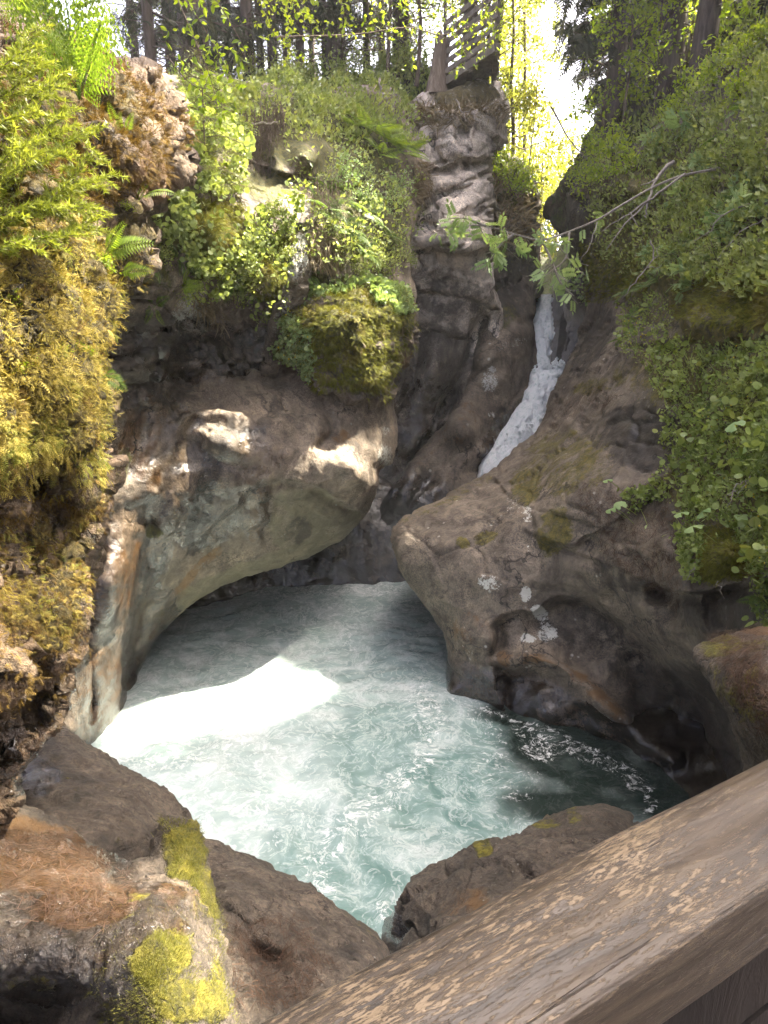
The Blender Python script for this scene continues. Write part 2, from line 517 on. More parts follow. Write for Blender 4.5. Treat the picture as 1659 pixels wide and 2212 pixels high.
    if (N[:nfront] * view).sum(-1).mean() > 0:
        me.flip_normals(); N = vnormals(me)
    for dsp in disp:
        kind, sc, amp = dsp[:3]
        N = vnormals(me)
        sc3 = np.asarray(sc, float)
        P = V * sc3
        if kind == 'f': h = fbm(P, 5, seed)
        elif kind == 'r': h = ridged(P, 3, seed)
        elif kind == 'c':
            wv = P + 0.22 * np.c_[fbm(P * 1.3, 2, 91), fbm(P * 1.3, 2, 92), fbm(P * 1.3, 2, 93)]
            f1, f2, iv, ov = cells(wv, seed)
            rd = norml(np.c_[np.sin(iv * 91.7), np.cos(iv * 57.3), np.sin(iv * 33.1 + 1)])
            h = (iv - 0.5) + 1.5 * (ov * rd).sum(1) - 0.8 * (1 - sstep(0.0, 0.07, f2 - f1))
        if len(dsp) > 3: h = h * dsp[3](px_, py_)
        V = V + N * (amp * h)[:, None]
        set_co(me, V)
    o = obj(name, me)
    p = Patch(); p.o = o; p.me = me; p.x = x; p.y = y; p.V = V[:nfront]; p.N = vnormals(me)[:nfront]; p.S = S; p.e = e
    return p
def sample(p, poly, n, rng=RNG, up=None):
    """random points of a rock's front inside a frame outline: positions and normals"""
    poly = np.asarray(poly, float)
    wq = np.c_[p.x / 45.0, p.y / 45.0, np.zeros(len(p.x))]
    m = np.nonzero(in_poly(p.x + 26 * fbm(wq, 3, 5), p.y + 26 * fbm(wq, 3, 6), poly))[0]
    if up is not None: m = m[p.N[m, 2] > up]
    if len(m) == 0: return np.zeros((0, 3)), np.zeros((0, 3))
    k = m[rng.integers(0, len(m), n)]
    return p.V[k] + rng.normal(0, 0.01, (n, 3)), p.N[k]
def at(p, x, y):
    """the rock's surface point nearest to a frame pixel"""
    k = np.argmin((p.x - x) ** 2 + (p.y - y) ** 2)
    return p.V[k], p.N[k]

M_WALL = rock_mat('mossy_wall_rock', [(0.10, 0.072, 0.042), (0.19, 0.13, 0.075), (0.27, 0.19, 0.12)], 1.6, 22, 0.3, moss=((0.06, 0.048, 0.008), (0.21, 0.16, 0.03)), bump=0.9)
M_OVER = rock_mat('water_worn_rock', [(0.105, 0.083, 0.061), (0.202, 0.160, 0.117), (0.290, 0.231, 0.168)], 0.8, 9, 0.55, bump=0.6)
M_BLOCK = rock_mat('mossy_block_rock', [(0.087, 0.069, 0.051), (0.165, 0.131, 0.096), (0.243, 0.193, 0.141)], 1.2, 10, 0.4, moss=((0.05, 0.055, 0.008), (0.17, 0.16, 0.014)), bump=0.9)
M_TOWER = rock_mat('grey_tower_rock', [(0.307, 0.264, 0.221), (0.523, 0.450, 0.377), (0.680, 0.585, 0.490)], 0.5, 6, 0.5, moss=((0.06, 0.05, 0.012), (0.15, 0.11, 0.025)), lich=(0.55, 0.54, 0.50), bump=0.7)
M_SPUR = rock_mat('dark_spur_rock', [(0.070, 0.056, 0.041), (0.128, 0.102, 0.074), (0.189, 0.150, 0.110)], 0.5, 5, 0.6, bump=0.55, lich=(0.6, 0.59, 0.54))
M_SCULPT = rock_mat('sculpted_rock', [(0.093, 0.074, 0.054), (0.153, 0.122, 0.089), (0.218, 0.174, 0.127)], 0.7, 8, 0.35, moss=((0.055, 0.052, 0.008), (0.15, 0.12, 0.018)), lich=(0.78, 0.76, 0.66), bump=0.5)
M_NEAR = rock_mat('foreground_rock', [(0.052, 0.042, 0.030), (0.095, 0.076, 0.055), (0.148, 0.117, 0.086)], 2.2, 26, 0.2, moss=((0.09, 0.085, 0.008), (0.27, 0.24, 0.02)), bump=0.8, speck=0.8)

# dark back of the slot the falls come down through
slot = relief('slot_wall', [(1115, 590), (1150, 606), (1176, 640), (1215, 612), (1330, 560), (1380, 800), (1290, 1000), (1080, 1250), (950, 1250), (980, 1060), (1090, 930), (1140, 760)],
    [(1120, 600, 26), (1185, 640, 26), (1250, 600, 21), (1330, 560, 20), (1200, 750, 25), (1270, 750, 21.5), (1150, 900, 22.5), (1250, 950, 20), (1050, 1100, 20), (950, 1240, 19)],
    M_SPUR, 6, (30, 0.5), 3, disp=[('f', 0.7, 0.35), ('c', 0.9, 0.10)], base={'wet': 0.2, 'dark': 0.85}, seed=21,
    feats=[('g', [(1172, 640), (1172, 740)], 18, 0.8)])
tag(slot.o, 'dark wet rock wall behind the waterfall in the narrow slot', 'cliff')

# the pale cliff tower under the lookout
tower = relief('cliff_tower', [(700, 230), (800, 215), (880, 235), (935, 205), (1000, 190), (1088, 195), (1086, 290), (1058, 350), (1066, 430), (1058, 540), (1072, 640), (1078, 720), (1040, 860), (960, 1000), (900, 1120), (900, 1290), (640, 1290), (640, 900), (700, 600)],
    [(700, 230, 17.5), (880, 240, 17.2), (1000, 215, 16.6), (1088, 230, 17.4), (900, 330, 16.6), (1000, 300, 16.1), (1060, 330, 16.8), (900, 450, 16.2), (1000, 420, 16.0), (1060, 470, 16.4), (900, 540, 15.9), (1000, 525, 15.2), (1060, 540, 16.0),
     (960, 590, 16.3), (900, 620, 16.8), (1060, 620, 16.6), (900, 760, 17.4), (1000, 740, 17.3), (1070, 720, 17.6), (880, 900, 17.9), (970, 900, 17.8), (850, 1050, 18.0), (800, 1200, 18.0), (880, 1270, 18.0), (700, 900, 17.5), (660, 1250, 18)],
    M_TOWER, 3.4, (34, 1.0), 5.0, seed=3,
    feats=[('s', [(880, 530), (930, 548), (985, 560), (1040, 545), (1070, 530)], 5, 70, 0.55), ('s', [(860, 345), (930, 362), (1000, 352), (1070, 345)], 5, 40, 0.45), ('s', [(890, 418), (960, 404), (1010, 398), (1062, 360)], 5, 34, 0.38), ('s', [(880, 480), (940, 470), (1000, 455), (1060, 425)], 4, 28, 0.3),
           ('s', [(870, 632), (930, 628), (1000, 642), (1065, 660)], 4, 40, 0.35), ('s', [(870, 712), (930, 714), (985, 730), (1030, 722)], 4, 30, 0.22),
           ('g', [(905, 720), (890, 800), (870, 900)], 16, 0.5), ('g', [(985, 740), (965, 850), (930, 950)], 13, 0.4), ('g', [(1050, 690), (1000, 800), (960, 900), (900, 1000)], 15, 0.8), ('b', 930, 800, 34, 90, 12, -0.4), ('g', [(1015, 240), (1000, 300), (1008, 360)], 5, 0.2), ('g', [(945, 255), (935, 320), (950, 350)], 5, 0.22)],
    disp=[('f', (0.8, 0.8, 1.2), 0.14), ('c', (0.5, 0.5, 1.15), 0.16, lambda a, b: 1 - sstep(540, 640, b)), ('c', (1.4, 1.4, 3.4), 0.035, lambda a, b: 1 - 0.9 * sstep(540, 640, b)), ('f', (1.6, 1.6, 0.3), 0.16, lambda a, b: sstep(600, 700, b))],
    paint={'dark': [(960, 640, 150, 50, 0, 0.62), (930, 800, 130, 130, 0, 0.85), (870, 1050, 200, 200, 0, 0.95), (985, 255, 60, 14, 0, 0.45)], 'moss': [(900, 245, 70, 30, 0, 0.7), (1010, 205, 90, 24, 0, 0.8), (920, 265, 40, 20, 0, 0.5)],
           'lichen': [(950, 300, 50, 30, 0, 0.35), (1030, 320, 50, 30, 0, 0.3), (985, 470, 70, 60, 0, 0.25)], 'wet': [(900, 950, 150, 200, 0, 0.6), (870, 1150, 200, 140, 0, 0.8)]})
tag(tower.o, 'pale grey blocky cliff tower below the wooden lookout', 'cliff')

# mossy hump behind the tower
hump = relief('mossy_hump', [(1040, 380), (1075, 340), (1110, 345), (1140, 370), (1158, 430), (1160, 520), (1166, 600), (1160, 660), (1100, 700), (1040, 640)],
    [(1050, 380, 19.5), (1110, 360, 20), (1150, 420, 20.5), (1080, 450, 18.8), (1130, 500, 19.4), (1160, 560, 20.5), (1100, 580, 18.8), (1060, 650, 18.6), (1150, 650, 19.8)],
    M_BLOCK, 5, (26, 1.0), 4, disp=[('f', 1.2, 0.25), ('c', 1.5, 0.1)], base={'moss': 0.35}, paint={'moss': [(1110, 400, 60, 70, 0, 0.9)], 'dark': [(1120, 600, 60, 60, 0, 0.8)]}, seed=5)
tag(hump.o, 'grassy moss topped rock hump between tower and waterfall gap', 'rock')

# the diagonal spur the falls slide behind
spur = relief('rock_spur', [(1072, 610), (1120, 585), (1152, 595), (1160, 640), (1150, 690), (1162, 740), (1160, 810), (1138, 880), (1098, 955), (1056, 1020), (1080, 1120), (1000, 1230), (900, 1290), (760, 1290), (790, 1150), (850, 1050), (930, 960), (1000, 850), (1040, 740)],
    [(1080, 620, 18.6), (1140, 610, 19.6), (1060, 700, 18.0), (1140, 700, 18.8), (1155, 780, 18.9), (1090, 760, 17.6), (1020, 830, 17.4), (1110, 860, 17.7), (1130, 900, 18.4), (1000, 930, 16.7), (1060, 960, 17.2), (1060, 1020, 17.8), (930, 990, 17.0), (900, 1060, 16.5), (980, 1060, 16.7), (850, 1140, 16.9), (920, 1160, 16.7), (800, 1260, 17.1), (900, 1280, 17.0), (1050, 1150, 17.2)],
    M_SPUR, 4, (30, 1.0), 2.5, seed=8,
    feats=[('g', [(1150, 700), (1095, 705), (1040, 760)], 12, 0.25), ('s', [(1160, 735), (1120, 728), (1070, 770)], 9, 60, -0.2), ('s', [(1110, 880), (1060, 950), (1000, 985), (930, 1050)], 22, 60, 0.4), ('b', 1040, 1010, 60, 34, -20, 0.3), ('g', [(930, 1040), (880, 1120)], 18, 0.2), ('s', [(1135, 840), (1080, 870), (1050, 930)], 10, 40, 0.12)],
    disp=[('f', (0.9, 0.9, 0.7), 0.22), ('f', 3.0, 0.05), ('r', 2.0, 0.03)],
    base={'dark': 0.30}, paint={'dark': [(870, 1160, 150, 120, 0, 0.9), (1090, 640, 60, 60, 0, 0.75), (1090, 930, 60, 70, 0, 0.6)], 'wet': [(880, 1150, 160, 140, 0, 0.9), (1090, 950, 50, 80, 30, 0.8)],
           'lichen': [(1058, 826, 20, 26, 0, 0.62), (1064, 800, 12, 12, 0, 0.62), (1062, 895, 12, 10, 0, 0.5), (1105, 745, 50, 14, -20, 0.4)], 'moss': [(1085, 690, 26, 40, 30, 0.5)], 'ochre': [(960, 930, 60, 120, 40, 0.4)]})
tag(spur.o, 'dark diagonal rock spur left of the waterfall with white lichen', 'rock')

# the shaded wall under the overhang, at the far end of the pool
under = relief('undercut_wall', [(300, 1180), (420, 1080), (700, 1000), (860, 1050), (960, 1120), (960, 1290), (870, 1272), (760, 1272), (620, 1278), (500, 1297), (400, 1338), (350, 1372), (318, 1388), (290, 1300)],
    [(300, 1250, 14.0), (330, 1375, 13.8), (400, 1330, 14.85), (500, 1290, 15.8), (620, 1270, 16.4), (760, 1266, 16.5), (900, 1268, 16.5), (420, 1150, 15.2), (600, 1120, 16.4), (750, 1100, 16.9), (900, 1150, 16.9), (820, 1050, 17.6)],
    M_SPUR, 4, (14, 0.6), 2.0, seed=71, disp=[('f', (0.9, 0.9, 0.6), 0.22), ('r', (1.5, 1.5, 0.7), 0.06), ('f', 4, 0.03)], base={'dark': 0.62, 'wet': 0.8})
tag(under.o, 'dark wet wall under the overhang at the far end of pool', 'cliff')

# upper left wall, mossy block and big overhang
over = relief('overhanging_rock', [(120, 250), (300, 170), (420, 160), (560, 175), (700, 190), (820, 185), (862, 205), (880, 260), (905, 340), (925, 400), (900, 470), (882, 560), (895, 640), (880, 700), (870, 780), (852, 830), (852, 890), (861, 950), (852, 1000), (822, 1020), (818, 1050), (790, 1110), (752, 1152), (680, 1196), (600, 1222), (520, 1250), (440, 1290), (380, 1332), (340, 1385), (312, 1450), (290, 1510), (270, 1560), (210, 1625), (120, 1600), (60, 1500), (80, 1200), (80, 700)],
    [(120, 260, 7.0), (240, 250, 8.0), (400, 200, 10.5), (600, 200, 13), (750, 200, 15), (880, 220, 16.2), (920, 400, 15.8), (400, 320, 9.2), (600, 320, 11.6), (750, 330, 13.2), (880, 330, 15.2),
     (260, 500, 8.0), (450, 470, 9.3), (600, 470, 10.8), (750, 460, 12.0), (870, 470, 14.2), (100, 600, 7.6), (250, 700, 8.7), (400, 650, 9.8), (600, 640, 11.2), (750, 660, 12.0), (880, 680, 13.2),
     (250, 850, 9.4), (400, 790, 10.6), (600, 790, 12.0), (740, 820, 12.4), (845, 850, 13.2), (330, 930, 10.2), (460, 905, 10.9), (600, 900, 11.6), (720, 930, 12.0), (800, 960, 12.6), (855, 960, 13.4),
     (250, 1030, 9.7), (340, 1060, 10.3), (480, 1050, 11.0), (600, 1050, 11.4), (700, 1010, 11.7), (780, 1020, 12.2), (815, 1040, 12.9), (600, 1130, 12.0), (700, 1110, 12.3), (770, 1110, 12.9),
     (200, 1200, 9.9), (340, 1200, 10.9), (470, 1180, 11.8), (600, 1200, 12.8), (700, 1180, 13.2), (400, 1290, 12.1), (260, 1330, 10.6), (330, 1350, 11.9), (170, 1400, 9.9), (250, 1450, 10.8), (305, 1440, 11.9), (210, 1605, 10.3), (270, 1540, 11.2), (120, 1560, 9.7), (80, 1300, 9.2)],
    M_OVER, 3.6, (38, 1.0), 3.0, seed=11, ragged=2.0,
    feats=[('s', [(395, 900), (470, 885), (560, 905), (650, 895)], 6, 30, -0.35), ('s', [(240, 800), (330, 812), (420, 800), (520, 792), (600, 790)], 7, 50, 0.45), ('s', [(250, 705), (340, 690), (400, 715), (455, 705), (530, 668)], 5, 60, 0.7), ('s', [(340, 760), (400, 740), (470, 695), (530, 650), (580, 610)], 5, 50, 0.45),
           ('s', [(520, 480), (600, 520), (660, 560)], 6, 50, 0.3), ('g', [(600, 880), (640, 930), (650, 980), (610, 1030), (570, 1090)], 5, 0.07), ('g', [(700, 870), (720, 930), (690, 960)], 8, 0.18), ('g', [(690, 960), (750, 960), (800, 1000), (820, 1020)], 13, 0.16),
           ('s', [(480, 1120), (560, 1045), (620, 1040), (680, 1060), (760, 1100)], 7, 90, 0.28), ('s', [(560, 1230), (572, 1130), (580, 1050)], 6, 50, 0.10), ('g', [(430, 920), (400, 1000), (330, 1080)], 20, 0.10), ('g', [(270, 1000), (300, 900), (330, 830)], 18, 0.16),
           ('g', [(320, 1120), (330, 1250), (300, 1380), (270, 1500)], 12, 0.22), ('g', [(195, 1300), (185, 1420), (200, 1560)], 7, 0.2), ('b', 245, 1260, 60, 170, 8, -0.55), ('b', 285, 1440, 50, 70, 20, 0.2), ('b', 480, 960, 90, 40, 20, -0.25), ('b', 760, 1000, 70, 60, 30, -0.2), ('b', 460, 505, 60, 80, 0, -0.6), ('b', 570, 590, 50, 60, 0, -0.4), ('b', 670, 330, 60, 60, 0, -0.8), ('s', [(600, 370), (660, 390), (720, 400)], 5, 40, 0.7), ('b', 560, 350, 40, 100, 0, 0.7)],
    disp=[('f', (0.9, 0.9, 0.9), 0.14), ('r', (1.5, 1.5, 0.8), 0.03), ('c', (0.9, 0.9, 1.5), 0.16, lambda a, b: sstep(560, 640, b) * (1 - sstep(770, 830, b)) * (1 - sstep(580, 680, a))), ('c', (2.0, 2.0, 3.4), 0.05, lambda a, b: sstep(560, 640, b) * (1 - sstep(800, 880, b)) * (1 - sstep(600, 700, a))), ('f', 3.5, 0.028), ('f', 11, 0.008)],
    paint={'moss': [(450, 500, 50, 60, 0, 0.95), (575, 400, 60, 50, 0, 0.9), (590, 560, 60, 80, 0, 0.8), (330, 450, 90, 190, 0, 0.75), (600, 260, 260, 110, 0, 0.8), (760, 330, 120, 110, 0, 0.85), (800, 500, 100, 120, 0, 0.85), (700, 640, 130, 70, 0, 0.7), (265, 1010, 20, 60, 15, 0.65), (330, 1145, 24, 20, 0, 0.8), (250, 900, 40, 60, 0, 0.4), (500, 560, 130, 60, 0, 0.55)],  # moss blob on the bare ledge spot is added to dull its sun glare
           'dark': [(330, 760, 120, 110, 0, 0.9), (520, 760, 120, 60, 0, 0.8), (300, 850, 80, 60, 0, 0.6), (500, 930, 60, 40, 0, 0.6), ('l', [(470, 960), (445, 1040), (418, 1180)], 34, 0.72), (640, 1150, 42, 40, 0, 0.62), ('l', [(560, 930), (590, 900), (600, 870)], 20, 0.6), (330, 1220, 36, 80, 0, 0.6), (260, 1440, 60, 90, 0, 0.5), (225, 1300, 30, 140, 0, 0.5), (200, 1480, 50, 110, 0, 0.45), (560, 340, 50, 80, 0, 0.5), (760, 350, 50, 50, 0, 0.7), (840, 900, 30, 40, 0, 0.45), ('l', [(380, 1000), (350, 1100)], 22, 0.55), (370, 850, 60, 40, 0, 0.7)],
           'ochre': [('l', [(320, 870), (290, 920), (270, 990)], 26, 0.75), ('l', [(360, 880), (330, 950), (300, 1030)], 16, 0.6), ('l', [(552, 1060), (546, 1160)], 16, 0.72), ('l', [(470, 1190), (415, 1240), (370, 1310), (325, 1390), (300, 1480)], 16, 0.68), (290, 1240, 18, 90, 6, 0.85), (235, 1260, 50, 150, 6, 0.62), (210, 1480, 60, 110, 0, 0.68), (745, 945, 50, 20, 20, 0.55), (700, 1000, 40, 60, 0, 0.35), (330, 1040, 20, 40, 20, 0.6)],
           'algae': [(680, 1110, 90, 60, 25, 0.75), (620, 1120, 50, 90, 10, 0.6), ('l', [(760, 1130), (680, 1185), (600, 1212), (500, 1250), (420, 1290), (360, 1340)], 34, 0.8)],
           'wet': [(250, 1230, 70, 170, 10, 1.0), (340, 950, 110, 110, 0, 1.0), (430, 1080, 110, 120, 30, 1.0), (300, 1180, 80, 140, 20, 1.0), (300, 1400, 90, 160, 20, 1.0), (550, 980, 90, 70, 0, 0.6), (450, 760, 200, 80, 0, 0.8), (210, 1500, 80, 110, 0, 0.9), (550, 1100, 40, 90, 0, 0.7)],
           'lichen': [(430, 680, 50, 60, 40, 0.6), (640, 500, 26, 90, 25, 0.62), (620, 600, 20, 60, 20, 0.6), (835, 985, 22, 34, 0, 0.62), (840, 930, 10, 12, 0, 0.6), (660, 330, 60, 60, 0, 0.2)]})
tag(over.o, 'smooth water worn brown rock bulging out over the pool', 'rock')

block = relief('mossy_block', [(585, 690), (640, 610), (720, 570), (800, 575), (860, 610), (892, 650), (905, 700), (898, 740), (875, 790), (850, 830), (838, 858), (780, 868), (720, 860), (680, 830), (640, 800), (590, 770)],
    [(600, 690, 11.6), (680, 600, 12.0), (800, 580, 12.6), (880, 650, 13.0), (900, 710, 13.3), (870, 790, 13.0), (680, 700, 11.2), (780, 680, 11.5), (840, 700, 12.1), (700, 790, 11.4), (780, 800, 11.8), (840, 840, 12.8), (760, 860, 12.2), (620, 770, 11.8)],
    M_BLOCK, 3.6, (34, 1.0), 2.0, seed=13,
    feats=[('s', [(650, 700), (720, 720), (800, 690), (880, 720)], 5, 30, 0.25), ('s', [(690, 770), (760, 740), (830, 760)], 5, 30, 0.22)],
    disp=[('f', 1.3, 0.16), ('c', (2.2, 2.2, 3.5), 0.09), ('f', 7, 0.03)],
    base={'moss': 0.18}, paint={'moss': [(720, 720, 70, 60, 0, 1.0), (800, 690, 90, 50, 0, 0.9), (790, 800, 70, 60, 0, 0.75), (750, 620, 140, 40, 0, 0.9), (850, 690, 50, 50, 0, 0.8), (650, 700, 40, 60, 0, 0.6)], 'dark': [(720, 810, 40, 30, 0, 0.4)], 'ochre': [(876, 770, 14, 40, 15, 0.7)], 'lichen': [(850, 790, 20, 40, 0, 0.35)]})
tag(block.o, 'angular rock block covered in green and olive moss above the overhang', 'rock')

rib = relief('rock_rib', [(560, 800), (572, 720), (592, 650), (612, 580), (632, 515), (655, 470), (690, 485), (690, 540), (672, 600), (655, 660), (632, 710), (610, 770), (590, 815)],
    [(570, 790, 11.95), (590, 680, 11.3), (625, 560, 10.85), (655, 485, 10.95), (685, 520, 11.35), (650, 600, 11.1), (625, 690, 11.5), (595, 790, 12.0)],
    M_BLOCK, 3.4, (20, 0.8), 1.2, seed=67, ragged=9.0, base={'moss': 0.3}, disp=[('f', 1.8, 0.10), ('r', (2.5, 2.5, 1.2), 0.06), ('c', 2.0, 0.05)], paint={'lichen': [(640, 560, 26, 90, 18, 0.6), (610, 680, 20, 60, 18, 0.5)], 'moss': [(615, 560, 14, 50, 18, 0.75), (660, 490, 20, 16, 0, 0.7)], 'ochre': [(640, 640, 30, 60, 20, 0.4)], 'dark': [(590, 760, 30, 50, 0, 0.5)]})
tag(rib.o, 'steep rock rib speckled with white lichen left of the mossy block', 'rock')

# the right bank: sculpted rock at the water, slope above
sculpt = relief('sculpted_rock', [(850, 1160), (868, 1128), (960, 1068), (1050, 1020), (1110, 975), (1165, 925), (1195, 850), (1222, 790), (1255, 710), (1268, 660), (1235, 600), (1228, 500), (1232, 410), (1290, 345), (1380, 310), (1480, 215), (1560, 150), (1659, 70), (1800, -20), (1950, 100), (1950, 1500), (1800, 1800), (1560, 1800), (1440, 1790), (1350, 1760), (1420, 1712), (1330, 1632), (1230, 1590), (1130, 1562), (1050, 1530), (960, 1514), (957, 1450), (963, 1400), (945, 1340), (905, 1290), (880, 1262), (856, 1218)],
    [(850, 1165, 12.3), (960, 1075, 13.1), (1050, 1025, 14.0), (1165, 925, 15.4), (1222, 790, 16.6), (1262, 680, 17.8), (1232, 500, 17.6), (1235, 410, 17.4), (1300, 345, 16.8), (1480, 215, 14.0), (1659, 75, 11.5), (1800, -10, 10),
     (890, 1250, 12.0), (945, 1330, 11.9), (960, 1400, 11.8), (960, 1505, 11.5), (1050, 1525, 11.15), (1130, 1556, 10.8), (1230, 1585, 10.5), (1330, 1625, 10.15), (1420, 1705, 9.35), (1000, 1200, 11.4), (1090, 1110, 11.6), (1200, 1000, 11.7), (1290, 850, 12.4), (1340, 720, 13.4), (1400, 560, 13.0), (1330, 450, 15.2), (1500, 400, 12.2),
     (1470, 900, 9.4), (1400, 1050, 9.5), (1260, 1130, 10.2), (1140, 1240, 10.7), (1040, 1330, 11.2), (1090, 1430, 10.9), (1200, 1450, 10.6), (1300, 1540, 10.2), (1400, 1620, 9.8), (1250, 1330, 10.7), (1380, 1430, 10.3), (1480, 1540, 10.0), (1350, 1250, 9.2), (1460, 1240, 8.2), (1470, 1400, 8.5), (1530, 1360, 7.6), (1659, 1250, 6.2), (1659, 900, 6.8), (1659, 600, 8.0), (1659, 300, 9.6), (1850, 900, 5.2), (1850, 1300, 4.9), (1900, 300, 7.5), (1600, 1600, 8.5), (1800, 1600, 5.5)],
    M_SCULPT, 3.8, (40, 1.0), 4.0, seed=17, ragged=2.0,
    feats=[('s', [(1070, 1440), (1062, 1370), (1090, 1335), (1160, 1330), (1215, 1300), (1290, 1310), (1370, 1370), (1440, 1450), (1500, 1520), (1560, 1600)], 12, 120, 0.5), ('g', [(1090, 1425), (1160, 1415), (1230, 1450), (1300, 1520), (1380, 1590), (1450, 1640)], 18, -0.35), ('s', [(1100, 1450), (1200, 1480), (1300, 1560), (1400, 1640)], 14, 60, 0.14),
           ('s', [(1100, 1065), (1150, 1120), (1165, 1165), (1230, 1180), (1330, 1130), (1390, 1080)], 6, 46, 0.22), ('g', [(1165, 925), (1130, 1000), (1100, 1070)], 7, 0.12), ('s', [(1300, 900), (1380, 880), (1470, 910), (1480, 960)], 6, 40, 0.12), ('s', [(1350, 1180), (1370, 1212), (1430, 1195), (1500, 1170)], 6, 36, 0.16),
           ('s', [(1440, 740), (1500, 735), (1560, 742), (1640, 735), (1760, 700)], 7, 46, 0.75), ('b', 1540, 690, 110, 36, 0, -0.5), ('s', [(1430, 1270), (1490, 1290), (1580, 1275), (1700, 1240)], 7, 80, 0.9), ('b', 1560, 1190, 60, 60, 0, -0.45), ('g', [(1480, 1260), (1500, 1330), (1530, 1400)], 24, -0.35), ('b', 1400, 1330, 60, 90, -30, -0.2),
           ('b', 1350, 400, 90, 50, 0, -0.8), ('s', [(1240, 420), (1300, 445), (1380, 420)], 6, 60, 0.7), ('s', [(1390, 470), (1450, 455), (1520, 440)], 6, 40, 0.5), ('s', [(1255, 640), (1330, 600), (1400, 590), (1460, 650)], 8, 60, 0.4), ('b', 1030, 1370, 60, 60, 0, -0.15)],
    disp=[('f', (0.8, 0.8, 0.8), 0.13), ('c', (0.8, 0.8, 1.2), 0.04, lambda a, b: 1 - sstep(1180, 1300, b)), ('f', 3.0, 0.035, lambda a, b: 1 - 0.6 * sstep(1230, 1330, b)), ('r', (1.6, 1.6, 3.0), 0.02), ('f', 11, 0.008)],
    paint={'moss': [(1225, 1000, 110, 90, 0, 0.60), (1140, 1050, 40, 50, 0, 0.8), (1200, 1150, 40, 60, 20, 0.8), (1120, 930, 0.1, 0.1, 0, 0.0), ('l', [(870, 1130), (960, 1075), (1050, 1030)], 14, 0.45), (1050, 1160, 30, 14, -20, 0.85), (1000, 1172, 16, 14, 0, 0.75), (960, 1090, 50, 16, -30, 0.5), (1560, 1195, 70, 70, 0, 1.0), (1600, 800, 250, 140, 0, 0.85), (1600, 1000, 180, 260, 0, 0.75), (1500, 500, 260, 240, 0, 0.8), (1330, 580, 80, 60, 0, 0.85), (1340, 390, 130, 70, 0, 0.7), (1380, 800, 90, 30, -25, 0.55), (1560, 650, 130, 50, 0, 0.8), (1400, 640, 90, 60, 0, 0.55), (1480, 1040, 60, 80, 0, 0.7), (1280, 830, 60, 16, -20, 0.6)],
           'lichen': [(1136, 1285, 15, 20, 0, 0.85), (1166, 1325, 22, 18, 30, 0.8), (1182, 1362, 26, 24, 0, 0.72), (1140, 1378, 20, 12, 0, 0.8), (1060, 1260, 30, 18, 20, 0.62), (1110, 1095, 20, 30, 0, 0.4), (1290, 870, 110, 30, -30, 0.25), (1140, 1110, 14, 24, 0, 0.55), (1100, 1170, 120, 30, 0, 0.22)],
           'dark': [(1270, 1350, 120, 60, 25, 0.5), (1490, 1570, 170, 130, 35, 1.1), (1390, 1470, 110, 60, 35, 0.6), (1390, 940, 110, 90, 0, 0.85), (1330, 1240, 120, 60, 20, 0.5), (1420, 1100, 60, 60, 0, 0.5), (1060, 1120, 90, 30, -20, 0.45), (1600, 720, 130, 50, 0, 0.7), (1560, 1320, 120, 60, 0, 0.9), (1280, 740, 40, 100, 30, 0.75), (1250, 520, 40, 120, 0, 0.9), (1200, 1540, 250, 60, 25, 0.55), (1420, 560, 60, 60, 0, 0.6), (1100, 1200, 60, 40, 0, 0.3)],  # dark blobs also paint shade into the hollow and under ledges
           'ochre': [('l', [(1090, 1425), (1180, 1420), (1260, 1470), (1340, 1550)], 22, 0.62), (1010, 1370, 60, 70, 0, 0.45), (1150, 1500, 120, 40, 15, 0.4), (1330, 1120, 80, 24, -40, 0.4)],
           'wet': [(1200, 1540, 260, 60, 25, 0.8), (1420, 1640, 120, 60, 30, 0.9), (1390, 950, 90, 70, 0, 0.4), (1440, 1230, 120, 70, 0, 0.4)]})
tag(sculpt.o, 'big sculpted grey brown rock with a scooped hollow on the right of pool', 'rock')

